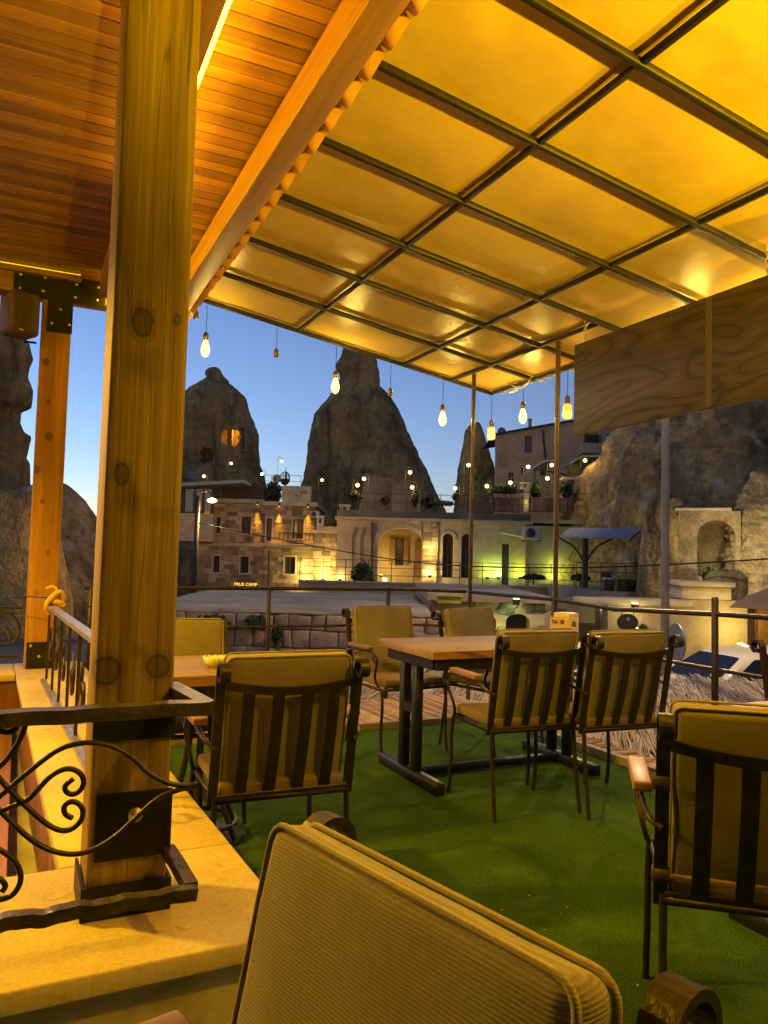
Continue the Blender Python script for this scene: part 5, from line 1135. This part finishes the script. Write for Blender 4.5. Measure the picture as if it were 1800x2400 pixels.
# ------------------------------------------------------------------ curved awning on a branching post
V5 = 30.0
ca = bgthing('curved_awning', 'pale curved awning on a branching dark post in front of the cliff', 'awning', W(1388, 1386, V5)[0], V5, W(1388, 1386, V5)[1])
uA, zA = W(1312, 1259, V5); uB, zB = W(1476, 1256, V5)
n = 10; vs = []; fs = []
for i in range(n+1):
    t = i/n; dy = 2.6*t; up_ = .50*math.sin(t*math.pi*.5)
    for uu, zz_ in ((uA + dy*.46, zA + up_), (uB + dy*.60, zA + up_ + .02)): vs.append((uu, V5 + dy, zz_))
for i in range(n): fs.append((2*i, 2*i+1, 2*i+3, 2*i+2))
mb = MB(); mb.add(vs, fs, True); o = bgpart(mb, 'awning_sheet', mat('pale polycarbonate', (.42, .39, .34), .7), ca); sm = o.modifiers.new('s', 'SOLIDIFY'); sm.thickness = .03
for k in range(5):
    f = k/4; mb = MB(); mb.tube([(uA+(uB-uA)*f + 2.6*i/n*(.46+.14*f), V5 + 2.6*i/n, zA + .50*math.sin(i/n*math.pi*.5) - .045) for i in range(n+1)], .03, 5); bgpart(mb, 'awning_rib', m_dwood, ca)
um_, zm_ = W(1389, 1386, V5); vm = V5 + 1.2
mb = MB(); mb.tube([(um_, vm, zm_-.3), (um_, vm, zA-.5), (um_, vm, zA+.3)], .13, 8); bgpart(mb, 'post', m_dwood, ca)
for s in (-1, 1):
    mb = MB(); mb.tube(smooth([(um_, vm, zA-1.1), (um_+s*.35, vm, zA-.35), (um_+s*1.1, vm, zA+.02), (um_+s*1.25, vm, zA+.3)], 2), .035, 6); bgpart(mb, 'branch', m_dwood, ca)
# terrace under the awning
tw = bgthing('side_terrace', 'raised side terrace of grey stone under the curved awning', 'terrace', W(1500, 1400, 28)[0], 28, -2.2)
u0, _ = W(1335, 1390, 28); u1, _ = W(1625, 1390, 28); zz = W(1480, 1388, 28)[1]
mb = MB(); mb.bb(u0, u1, 28, 36, -2.2, zz); bgpart(mb, 'terrace_body', mat('grey weathered stone', (.19, .18, .165), .9, 0, (1.2, .3), (5, .5, .03)), tw)
mb = MB(); mb.bb(u0-.1, u1, 27.85, 27.999, zz-.45, zz-.25); bgpart(mb, 'ledge', m_trim, tw)
lf = bgthing('lounge_seat', 'dark rattan lounge seat under the curved awning', 'seat', W(1430, 1384, 29)[0], 29, zz, 'rattan lounge seats')
u0, u1, z0, z1 = rect(1415, 1352, 1440, 1384, 29); mb = MB(); mb.rbox(((u0+u1)/2, 29.2, z0+.2), (u1-u0, .5, .4), .03); mb.rbox(((u0+u1)/2, 29.42, z0+.45), (u1-u0, .1, .5), .03); bgpart(mb, 'seat_frame', m_dwood, lf)
mb = MB(); mb.rbox(((u0+u1)/2, 29.15, z0+.44), (u1-u0-.06, .4, .08), .03); bgpart(mb, 'cushion', m_white, lf)
lf2 = bgthing('lounge_seat', 'dark rattan armchair turned sideways right of the lounge seat', 'seat', W(1495, 1384, 29)[0], 29, zz, 'rattan lounge seats')
u0, u1, z0, z1 = rect(1452, 1345, 1510, 1384, 29); mb = MB(); mb.rbox((u0+(u1-u0)*.3, 29.2, z0+.2), ((u1-u0)*.6, .5, .42), .03); mb.prism([(u1-.3, z0), (u1-.02, z0), (u1, z1), (u1-.22, z1-.03), (u1-.34, z0+.4)], 29, 29.5); bgpart(mb, 'seat_frame', m_dwood, lf2)
shrub('dark hedge along the side terrace edge', 1540, 1372, 28.3, 62, 13, 'mound', 1300, m_dshrub, .09, group='hedges', seed=18)
shrub('bright green leafy plant lit by the terrace lamp', 1663, 1347, 26, 14, 17, 'ball', 420, m_shrub, .1, group='pot plants', seed=19)

# ------------------------------------------------------------------ rock-cut arch niche, lit
V6 = 27.0
nc = bgthing('rock_arch', 'pale stone arch niche lit from the right at the foot of the cliff', 'arch', W(1640, 1350, V6)[0], V6, W(1660, 1400, V6)[1], rot=R(-22))
u0, u1, z0, z1 = rect(1592, 1198, 1728, 1400, V6); ao = op(1634, 1220, 1716, 1352, V6, 0); ao = (ao[0], ao[1], ao[2], ao[3], (ao[1]-ao[0])*.48)
mb = MB(); wall(mb, u0, u1, z0, z1, V6, .6, [ao]); bgpart(mb, 'wall', m_rub, nc)
mb = MB(); mb.bb(u0-.1, u1-.3, V6-.12, V6+.6, z1+.001, z1+.1); bgpart(mb, 'coping', m_trim, nc)
mb = MB(); a, b, c, d, _ = ao; mb.bb(a-.2, b+.2, V6+1.8, V6+2, c-.3, d+.2); mb.bb(a-.2, a-.02, V6+.601, V6+1.8, c-.3, d+.2); mb.bb(b+.02, b+.2, V6+.601, V6+1.8, c-.3, d+.2); mb.bb(a-.2, b+.2, V6+.601, V6+1.8, d+.201, d+.35); bgpart(mb, 'niche_walls', m_rub, nc)
a, b, c, d = rect(1661, 1246, 1676, 1259, V6+1.7); mb = MB(); mb.bb(a, b, V6+1.72, V6+1.79, c, d); bgpart(mb, 'small_window', m_dwood, nc)
a, b, c, d = rect(1695, 1248, 1713, 1350, V6+1.7); mb = MB(); mb.bb(a, b, V6+1.72, V6+1.79, c, d); bgpart(mb, 'door', m_dwood, nc)
u, z = W(1712, 1232, V6-.5); lamp('niche_lamp', nc, (u-ANCH[nc.name][0], -2.0, z-ANCH[nc.name][2]), 110, (1, .8, .35), .1)
mb = MB(); mb.lathe([(.05, 0), (.08, -.14), (.06, -.16)], 10, (u, V6-.3, z)); mb.bb(u-.02, u+.02, V6-.28, V6-.002, z-.06, z-.02); bgpart(mb, 'lantern', m_dwood, nc)
u, z = W(1688, 1343, 25.5); fl = bgthing('terrace_lamp', 'small white terrace lamp right of the bright green plant', 'lamp', u, 25.5, z)
mb = MB(); mb.ball((u, 25.5, z), .06, 10, 6, (1.3, 1, .6)); bgpart(mb, 'lens', emit('white lamp', (1, .9, .65), 30), fl); lamp('terrace_light', fl, (.25, -.5, .25), 120, (1, .84, .45), .06)
mb = MB(); mb.tube([(u, 25.5, z-.9), (u, 25.5, z-.04)], .02, 6); bgpart(mb, 'stem', m_dwood, fl)

rock('rubble_mass', 'rough lit rubble rock beside the right jamb of the stone arch', [(1100, 1790, 1840), (1150, 1772, 1880), (1185, 1756, 1930), (1215, 1744, 1950), (1260, 1738, 1970), (1310, 1730, 1990), (1360, 1724, 2000)], 26.3, 9, m_rub, dr=.7, amp=.09, rings=110, seg=110, chip=5)
rock('rubble_mass', 'dark rock shoulder left of the stone arch', [(1165, 1545, 1600), (1180, 1530, 1612), (1215, 1520, 1616), (1280, 1512, 1618), (1340, 1506, 1620), (1390, 1500, 1622)], 27.4, 11, m_rockd, dr=.7, amp=.08, rings=80, seg=80, chip=4)
# ------------------------------------------------------------------ nearer walls on the right
V7 = 17.0
bw = bgthing('boundary_wall', 'tall stained beige wall with a capping ledge behind the street pole', 'wall', W(1560, 1590, V7)[0], V7, -2.0)
u0, _ = W(1424, 1500, V7); u1, _ = W(1900, 1500, V7); zz = W(1560, 1404, V7)[1]
m_beige = mat('stained beige render', (.40, .31, .19), .92, 0, (.8, .25), (6, .4, .02), fine=(14, .2), stain=(1.6, (.2, .14, .08), .54, .6))
mb = MB(); mb.bb(u0, u1, V7, V7+.6, -2.0, zz); bgpart(mb, 'wall_body', m_beige, bw)
mb = MB(); a, b, c, d = rect(1345, 1402, 1622, 1419, V7-.1); mb.rbox(((a+b)/2, V7-.02, (c+d)/2), (b-a, .32, d-c), .05, 2); bgpart(mb, 'capping_ledge', m_trim, bw)
mb = MB(); a, b, c, d = rect(1597, 1375, 1716, 1404, V7); mb.rbox(((a+b)/2, V7+.5, (zz+.002+d)/2), (b-a, 1.0, d-zz-.002), .04, 2); bgpart(mb, 'wall_block', m_trim, bw)
mb = MB(); a, b, c, d = rect(1590, 1368, 1722, 1380, V7-.05); mb.rbox(((a+b)/2, V7+.45, (c+d)/2+.05), (b-a, 1.2, .12), .03, 2); bgpart(mb, 'slab', m_trim, bw)
rock('boulder', 'big rounded boulder on top of the beige wall', [(1334, 1690, 1730), (1340, 1672, 1748), (1352, 1662, 1758), (1380, 1668, 1760), (1405, 1685, 1752), (1420, 1700, 1744)], 18.5, 8, m_rock, dr=.6, rings=40, seg=40, amp=.06, zbot=-.2)
gw = bgthing('dark_gateway', 'greenish dark gateway wall left of the oval sign', 'wall', W(1350, 1500, 18)[0], 18, -2.0)
u0, u1, z0, z1 = rect(1276, 1404, 1424, 1580, 18); mb = MB(); mb.bb(u0, u1, 18, 18.4, -2, z1); bgpart(mb, 'wall_body', mat('dark greenish wall', (.20, .19, .12), .95, 0, (1, .4), (5, .5, .03)), gw)  # dark greenish wall colour, mottled at random
mb = MB(); a, b, c, d = rect(1262, 1398, 1290, 1500, 17.8); mb.bb(a, b, 17.75, 17.999, -2, d); bgpart(mb, 'pillar', m_trim, gw)
mb = MB(); a, b, c, d = rect(1400, 1420, 1424, 1560, 17.8); masonry(mb, a, b, c, d, 17.9, [], .14, .14, .28, .05, 61); mb.bb(a, b, 17.9, 17.999, c, d); o = bgpart(mb, 'rough_pilaster', m_stone, gw); tag(o, kind='stuff')
mb = MB(); a, b, c, d = rect(1306, 1427, 1326, 1436, 17.9); mb.bb(a, b, 17.9, 17.999, c, d); bgpart(mb, 'small_vent', m_dwood, gw)
flood('spotlight at the head of the rough pilaster left of the oval sign', 1404, 1421, 17.7, 3.5, (1, .82, .35), .15, -.15)
# rocky wall with two small arches
V8 = 16.0
lw = bgthing('rock_wall', 'green-lit rough rock wall with two small arched openings', 'wall', W(1190, 1500, V8)[0], V8, -2.0)
u0, u1, z0, z1 = rect(1010, 1410, 1276, 1560, V8); B1 = op(1185, 1439, 1241, 1560, V8, .16); B2 = op(1120, 1440, 1162, 1560, V8, .16)
mb = MB(); wall(mb, u0, u1, -2.0, z1, V8, .5, [(B1[0], B1[1], -1.9, B1[3], .16), (B2[0], B2[1], -1.9, B2[3], .16)]); bgpart(mb, 'wall_body', m_render, lw)
rn = random.Random(77)
for k in range(46):                          # individually visible field stones
    px, py = rn.uniform(1100, 1272), rn.uniform(1414, 1500)
    if (1180 < px < 1246 and py > 1434) or (1114 < px < 1166 and py > 1434): continue
    u, z = W(px, py, V8); s = rn.uniform(.07, .15); mb = MB(); mb.ball((u, V8-.01, z), s, 9, 6, (1.3, .45, .75)); bgpart(mb, 'field_stone', mat('field stone', (.27, .25, .18), .95, 0, (6, .3), (14, .6, .02), objvar=.35), lw)
mb = MB(); mb.bb(u0-.1, u1, V8-.25, V8+5.5, z1+.001, z1+.16); bgpart(mb, 'roof_slab', m_asph, lw)
for B in (B1, B2):
    mb = MB(); mb.bb(B[0]-.05, B[1]+.05, V8+.45, V8+.49, -1.9, B[3]); o = bgpart(mb, 'grille_door', glass('dark gate', (.05, .055, .07), .3), lw)
    for k in range(5): x = B[0]+(B[1]-B[0])*(k+.5)/5; mb = MB(); mb.tube([(x, V8+.40, -1.9), (x, V8+.40, B[3]-.08)], .012, 5); bgpart(mb, 'grille_bar', m_dwood, lw)
flood('yellow-green spotlight low between the two small arches', 1172, 1492, V8, 3.2, (.8, 1, .3), .25, .0)
flood('pale green spotlight under the rock wall roof', 1205, 1414, V8, 1.6, (.75, 1, .4), .22, -.2)
# yellow bin lid strip by the first pole
yb = MB(); a, b, c, d = rect(1026, 1398, 1082, 1416, 15); yb.rbox(((a+b)/2, 15.3, (c+d)/2), (b-a, .5, d-c), .02); yb.bb(a-.03, b+.03, 14.98, 15.6, d+.001, d+.03)
bgsolo(yb, 'yellow_crate', mat('yellow plastic', (.42, .33, .03), .5), 'yellow crate with a dark lid left of the first pole', 'crate', ((a+b)/2, 15, c))

# ------------------------------------------------------------------ flat-roofed outbuilding with pinkish stones
V9 = 13.0
ob = bgthing('outbuilding', 'flat grey-roofed outbuilding with pinkish stone front behind the rail', 'building', W(700, 1500, V9)[0], V9, -2.0)
u0, _ = W(300, 1437, V9); u1, _ = W(1012, 1437, V9); zz = W(760, 1432, V9)[1]
mb = MB(); mb.bb(u0, u1, V9, V9+7.0, -2.0, zz-.06); bgpart(mb, 'core', m_mortar, ob)
mb = MB(); n = 40; vs = []; fs = []
for j in range(13):
    for i in range(n+1):
        x = u0-.15+(u1-u0+.2)*i/n; y = V9-.05+7.1*j/12; vs.append((x, y, zz - .02 + .05*noise.noise((x*.8, y*.6, 2)) + .02*noise.noise((x*4, y*3, 5)) + (.05 if j in (0,) else 0)*noise.noise((x*2, 0, 1))))
for j in range(12):
    for i in range(n): q = j*(n+1)+i; fs.append((q, q+1, q+n+2, q+n+1))
mb.add(vs, fs, True); o = bgpart(mb, 'roof_screed', m_asph, ob); sm = o.modifiers.new('s', 'SOLIDIFY'); sm.thickness = .05
m_pinks = mat('pinkish tuff stone', (.52, .36, .26), .92, 0, (3, .3), (10, .7, .02), objvar=.35, fine=(22, .25), stain=(5, (.12, .11, .08), .58, .7))
rn = random.Random(5); z = zz - .07
while z > -1.0:
    hh = rn.uniform(.2, .3); x = u0
    while x < u1:
        L = rn.uniform(.16, .55); mb = MB(); mb.rbox((x+L/2, V9-.02, z-hh/2), (L-.012, .10+rn.uniform(-.03, .05), hh-.012), .022, 2); mb.v = [(p[0]+.03*noise.noise((p[0]*5, p[2]*5, 1)), p[1]+.015*noise.noise((p[0]*9, p[2]*9, 4)), p[2]+.035*noise.noise((p[0]*3, p[2]*4, 9))) for p in mb.v]; bgpart(mb, 'stone', m_pinks, ob); x += L
    z -= hh
shrub('dark weeds on the outbuilding front near the thick post', 500, 1462, 12.8, 34, 20, 'ball', 900, m_dshrub, .035, group='wall weeds', seed=31)
shrub('dark weeds on the outbuilding front left of the rail post', 598, 1458, 12.8, 22, 14, 'ball', 600, m_dshrub, .035, group='wall weeds', seed=32)
shrub('hanging weeds on the outbuilding front right of the rail post', 650, 1488, 12.8, 12, 20, 'ball', 500, m_dshrub, .03, group='wall weeds', seed=33)
yw = MB(); a, b, c, d = rect(636, 1378, 830, 1412, 24); yw.bb(a, b, 24, 24.4, -2, d); bgsolo(yw, 'low_wall', m_stone, 'low warm-lit wall between outbuilding roof and stone pier', 'wall', ((a+b)/2, 24, -2))
flood('spotlight washing the low wall behind the outbuilding', 700, 1404, 24, 9, (1, .68, .15), .4, .1)
# ------------------------------------------------------------------ oval sign, street pole with round sign
os_ = bgthing('oval_sign', 'dark oval hanging sign with a faint green mark in front of the beige wall', 'sign', W(1471, 1458, 16)[0], 16, W(1471, 1482, 16)[1])
u, z = W(1471, 1459, 16); k = 16/1800
mb = MB(); mb.lathe([(1, -.03), (1, .03)], 32, (0, 0, 0), Matrix.Translation((u, 16, z)) @ Matrix.Rotation(R(90), 4, 'X') @ Matrix.Diagonal((24*k, 20*k, 1, 1)), False); bgpart(mb, 'board', mat('sign board', (.03, .024, .02), .5), os_)
mb = MB(); mb.ball((u-.0, 15.965, z+.06), .05, 8, 6, (.8, .2, 1)); bgpart(mb, 'mark', mat('green mark', (.08, .2, .15), .5), os_)
mb = MB(); mb.tube([(u-33*k, 16.9, z+26*k), (u-33*k, 16, z+26*k), (u+18*k, 16, z+26*k)], .018, 6); mb.tube([(u-14*k, 16, z+26*k), (u-14*k, 16, z+16*k)], .01, 5); mb.tube([(u+14*k, 16, z+26*k), (u+14*k, 16, z+15*k)], .01, 5); bgpart(mb, 'bracket', m_dwood, os_)
u2, z2 = W(1480, 1428, 16.8); flood('spotlight behind the oval sign', 1480, 1480, V7, 5.5, (1, .8, .3), .35, .25); flood('spotlight under the ledge above the oval sign', 1478, 1424, V7, 2.2, (1, .8, .3), .3, -.2)
shrub('small bush right of the oval sign', 1507, 1474, 16.4, 10, 10, 'ball', 350, m_shrub, .04, group='wall weeds', seed=34)
sp_ = bgthing('street_pole', 'tall grey steel pole standing on the street below the plywood board', 'pole', W(1560, 1550, 10)[0], 10, -1.84)
u, _ = W(1559, 1300, 10); mb = MB(); mb.tube([(u, 10, -1.84), (u, 10, 4.4)], [.062, .046], 14); bgpart(mb, 'shaft', mat('galvanised pole', (.30, .27, .25), .6, .2, (4, .2)), sp_)
mb = MB(); mb.tube(smooth([(u, 10, 4.35), (u, 10.2, 4.75), (u, 11.0, 4.85)], 2), .035, 8); bgpart(mb, 'added_lamp_arm', m_dwood, sp_)  # lamp head added out of sight to brighten car, reeds and walls
mb = MB(); mb.rbox((u, 11.35, 4.85), (.22, .6, .09), .03); bgpart(mb, 'added_lamp_head', m_dwood, sp_)
mb = MB(); mb.box((u, 11.35, 4.800), (.16, .45, .008)); bgpart(mb, 'added_lamp_lens', emit('pole lamp lens', (1, .76, .42), 12), sp_)
lamp('added_pole_light', sp_, (0, 1.35, 4.70+1.84), 1000, (1, .74, .40), .12, 'SPOT', R(165))
mb = MB(); u2, z2 = W(1592, 1507, 9.9); Mx = Matrix.Translation((u2-.02, 9.94, z2)) @ Matrix.Rotation(R(-86), 4, 'Z') @ Matrix.Rotation(R(90), 4, 'X'); mb.lathe([(.245, -.012), (.25, 0), (.245, .012)], 28, (0, 0, 0), Mx, False); bgpart(mb, 'round_sign_back', mat('sign back grey', (.34, .35, .38), .5, .3), sp_)
mb = MB(); mb.box((u+.1, 9.96, z2), (.12, .03, .05)); bgpart(mb, 'sign_clamp', m_dwood, sp_)
flood('bright spotlight at the foot of the beige wall above the car', 1721, 1517, V7-.3, 26, (1, .78, .2), .3, .15, True, .3)

# ------------------------------------------------------------------ wooden kiosk
V10 = 14.0
kk = bgthing('wooden_kiosk', 'small lit wooden kiosk with low brown roof at the right border', 'kiosk', W(1716, 1425, V10)[0], V10, -1.84, rot=R(-27))
u0, _ = W(1712, 1425, V10); u1 = u0 + 3.2; zr_ = W(1750, 1422, V10)[1]; zp_ = W(1800, 1372, V10+1)[1]
mb = MB(); mb.add([(u0, V10-.5, zr_), (u1+.5, V10-.5, zr_), (u1+.5, V10+3, zr_), (u0, V10+3, zr_), (u0+1.2, V10+1.2, zr_+.62), (u1-.6, V10+1.2, zr_+.62)], [(0, 1, 5, 4), (1, 2, 5), (2, 3, 4, 5), (3, 0, 4), (3, 2, 1, 0)]); bgpart(mb, 'roof', mat('brown felt roof', (.17, .105, .06), .9, 0, (2, .25)), kk)
for du_, dv in ((.28, 0), (.28, 2.4), (1.9, 0), (3.0, 2.4)): mb = MB(); mb.bb(u0+du_, u0+du_+.13, V10+dv, V10+dv+.13, -1.84, zr_-.002); bgpart(mb, 'post', m_pine, kk)
mb = MB(); mb.bb(u0+.3, u1, V10+2.6, V10+2.7, -1.84, zr_-.002); bgpart(mb, 'back_wall', mat('kiosk boards', (.34, .19, .07), .7, 0, (2, .3)), kk)
mb = MB(); zc_ = W(1780, 1508, V10)[1]; mb.bb(u0+.62, u1, V10-.1, V10+.5, zc_-.06, zc_); bgpart(mb, 'counter', mat('counter wood', (.42, .24, .09), .5), kk); mb = MB(); mb.bb(u0+.7, u1, V10+.1, V10+.4, -1.84, zc_-.062); bgpart(mb, 'counter_front', m_dwood, kk)
lamp('kiosk_light', kk, (.9, 1.2, zr_-.35-ANCH[kk.name][2]), 26, (1, .6, .14), .1)
mb = MB(); mb.ball((u0+1.2, V10+1.2, zr_-.28), .08, 10, 6); bgpart(mb, 'kiosk_lamp', emit('kiosk lamp', (1, .6, .15), 14), kk)
mb = MB(); mb.tube([(u0+1.2, V10+1.2, zr_-.2), (u0+1.2, V10+1.2, zr_-.001)], .008, 5); bgpart(mb, 'lamp_cord', m_wire, kk)
for k, (cx, hh, rr, mm) in enumerate(((.85, .16, .09, m_white), (1.05, .10, .08, mat('red bowl', (.4, .07, .04), .4)), (1.3, .22, .05, m_white))):
    mb = MB(); mb.lathe([(rr*.6, 0), (rr, hh*.35), (rr*.8, hh*.7), (rr*.35, hh)], 14, (u0+cx, V10+.15, zc_+.001)); bgsolo(mb, 'kiosk_ware', mm, ['white pot', 'red bowl', 'slim white jar'][k] + ' standing on the kiosk counter', 'pot', (u0+cx, V10+.15, zc_+.001), 'wares on the kiosk counter')
# ------------------------------------------------------------------ parked car on the street below
CV = 12.6
def car():
    cu, cz_ = W(1735, 1520, CV); t = thing('parked_car', 'white hatchback parked on the street below the railing', 'car', h2w(cu+.22, CV+.1, -1.56), YAW + R(195))
    m_p = mat('white car paint', (.80, .66, .50), .25, 0, (2, .05)); m_g = mat('car glass', (.012, .012, .013), .28, 0, (2, .1), spec=.25); m_r = mat('tyre rubber', (.02, .02, .02), .8)
    # side profile (x along the car, front at +x), extruded and narrowed at the roof
    prof = [(-2.0, .35), (-2.02, .75), (-1.95, .95), (-1.75, 1.02), (1.15, 1.0), (1.75, .88), (2.0, .72), (2.03, .35)]
    def loft(secs, name, m, smooth_=True):
        vs = []; fs = []; n = len(secs[0])
        for s in secs: vs += s
        for i in range(len(secs)-1):
            for j in range(n): fs.append((i*n+j, i*n+(j+1) % n, (i+1)*n+(j+1) % n, (i+1)*n+j))
        fs += [tuple(range(n-1, -1, -1)), tuple((len(secs)-1)*n+j for j in range(n))]
        mb = MB(); mb.add(vs, fs, smooth_); return mb.build(name, m, t)
    xs = [-2.02, -1.9, -1.5, -.8, 0, .8, 1.2, 1.6, 1.9, 2.04]
    top = [.86, .98, 1.0, .99, .98, .96, .93, .87, .78, .62]; wid = [.66, .78, .83, .84, .84, .84, .83, .8, .72, .6]
    secs = []
    for x, h, w_ in zip(xs, top, wid):
        secs.append([(x, -w_, .30), (x, -w_*1.01, .62), (x, -w_*.97, h-.10), (x, -w_*.84, h), (x, 0, h+.025), (x, w_*.84, h), (x, w_*.97, h-.10), (x, w_*1.01, .62), (x, w_, .30)])
    loft(secs, 'body', m_p)
    cx = [-1.72, -1.45, -.9, -.1, .55, 1.22]; ch = [1.0, 1.36, 1.46, 1.47, 1.40, .985]; cwb = [.74, .76, .78, .78, .77, .74]; cwt = [.70, .60, .60, .60, .58, .70]
    secs = [[(x, -b, .95), (x, -a, h-.04), (x, -a*.8, h), (x, a*.8, h), (x, a, h-.04), (x, b, .95)] for x, h, b, a in zip(cx, ch, cwb, cwt)]
    loft(secs, 'cabin', m_p)
    mb = MB(); e = .006       # windscreen, side and rear glass lying on the cabin
    mb.add([(.62, -.47, 1.375+e), (.62, .47, 1.375+e), (1.18, .60, 1.03+e), (1.18, -.60, 1.03+e)], [(0, 1, 2, 3)]); mb.build('windscreen', m_g, t)
    for s in (-1, 1):
        mb = MB(); mb.add([(.46, s*.605, 1.36), (.98, s*.735, 1.04), (-.02, s*.782, 1.03), (-.02, s*.625, 1.39)], [(0, 1, 2, 3)]); mb.build('side_window', m_g, t)
        mb = MB(); mb.add([(-.1, s*.625, 1.39), (-.1, s*.785, 1.03), (-.95, s*.785, 1.03), (-.85, s*.63, 1.38)], [(0, 1, 2, 3)]); mb.build('side_window', m_g, t)
        for x in (-1.3, 1.3):
            wl_ = bpy.data.objects.new('wheel', None); COL.objects.link(wl_); wl_.parent = t
            Mx = Matrix.Translation((x, s*.80, .31)) @ Matrix.Rotation(R(90), 4, 'X')
            mb = MB(); mb.lathe([(.2, -.09), (.3, -.09), (.31, 0), (.3, .09), (.2, .09)], 24, (0, 0, 0), Mx); mb.build('tyre', m_r, wl_)
            mb = MB(); mb.lathe([(.05, -.1), (.19, -.095), (.19, .095), (.05, .1)], 16, (0, 0, 0), Mx); mb.build('rim', m_bolt, wl_)
        mb = MB(); mb.ball((1.93, s*.52, .66), .11, 10, 6, (.5, 1.2, .6)); mb.build('headlight', glass('headlight', (.5, .5, .48), .1), t)
        mb = MB(); mb.rbox((.78, s*.92, 1.04), (.12, .14, .1), .03); mb.build('mirror', m_p, t)
    return t
car()
# ------------------------------------------------------------------ reed roof below the railing
rn = random.Random(9); mb = MB()
base = MB()
def rp_(a, b):       # a across (along reeds), b along the eaves ; returns world point
    pass
A_ = Vector((math.sin(R(40)), math.cos(R(40)), 0)); B_ = Vector((A_.y, -A_.x, 0))
def inside(p): return 3.78 < p.x < 7.6 and -.5 < p.y < 8.0
corners = [(3.78, .0), (8.0, .0), (11.4, 3.5), (4.5, 9.27), (3.0, 7.5), (3.0, 6.5), (3.78, 6.5)]
base.prism(corners, -.16, -.13, 'xy')
rr = thing('reed_roof', 'dry reed matting roof just outside the railing above the street', 'roof', (6.5, 3.5, -.14))
o = base.build('backing', m_reed, rr, (6.5, 3.5, -.14))
for _ in range(15000):
    c = A_*rn.uniform(3.0, 9.95) + B_*rn.uniform(-2.2, 6.2)
    if (c.x < 3.85 and c.y < 6.6) or c.x < 3.1 or c.y < .2: continue
    an = R(40) + rn.gauss(0, .055); d = Vector((math.sin(an), math.cos(an), 0)); L = rn.uniform(.35, 1.0); zz = -.125 + rn.uniform(0, .035)
    a, b = c - d*L/2, c + d*L/2
    if a.x < 3.72 and a.y < 6.5: a = c
    mb.tube([(a.x, a.y, zz), (b.x, b.y, zz + rn.uniform(-.008, .022))], rn.uniform(.004, .008), 3, caps=False)
o = mb.build('reeds', m_reed, rr, (6.5, 3.5, -.14)); tag(o, kind='stuff')
for x, y in ((4.0, 1.0), (4.0, 5.2), (7.6, .6), (9.6, 3.6), (5.0, 8.3)):
    mb = MB(); mb.tube([(x, y, -2.2), (x, y, -.16)], .05, 8); mb.build('support_post', m_dwood, rr, (6.5, 3.5, -.14))
# ------------------------------------------------------------------ leafy plant outside the ledge railing
pp = thing('potted_plant', 'bright green leafy plant between the slim post and the thick post', 'plant', (.62, 5.7, 0))
mb = MB(); mb.lathe([(.1, 0), (.14, .26), (.15, .28), (.13, .28), (.12, .25), (.02, .24)], 18); mb.build('pot', mat('clay pot', (.30, .14, .07), .8), pp)
m_leaf = mat('plant leaf', (.085, .17, .025), .5, 0, (8, .3), objvar=.25)
rn = random.Random(4); stems = []
for k in range(4):
    top = Vector((rn.uniform(-.12, .08), rn.uniform(-.1, .1), rn.uniform(.78, 1.06))); q = smooth([(0, 0, .24), (top.x*.3, top.y*.3, .5), tuple(top)], 2); stems.append(q)
    mb = MB(); mb.tube(q, [.009]*(len(q)-1)+[.004], 5); mb.build('stem', m_bark, pp)
for k in range(34):
    q = rn.choice(stems); p = q[rn.randint(len(q)//3, len(q)-1)]; an = rn.uniform(0, 6.28); L = rn.uniform(.09, .16); d = Vector((math.cos(an), math.sin(an), rn.uniform(-.3, .25))); s = Vector((-d.y, d.x, 0)).normalized(); w_ = L*.24
    mb = MB(); P = [p, p+d*L*.3+s*w_*.8, p+d*L*.6+s*w_, p+d*L-Vector((0, 0, .02)), p+d*L*.6-s*w_, p+d*L*.3-s*w_*.8, p+d*L*.5-Vector((0, 0, .012))]
    mb.add(P, [(0, 1, 6), (1, 2, 6), (2, 3, 6), (3, 4, 6), (4, 5, 6), (5, 0, 6)]); mb.build('leaf', m_leaf, pp)
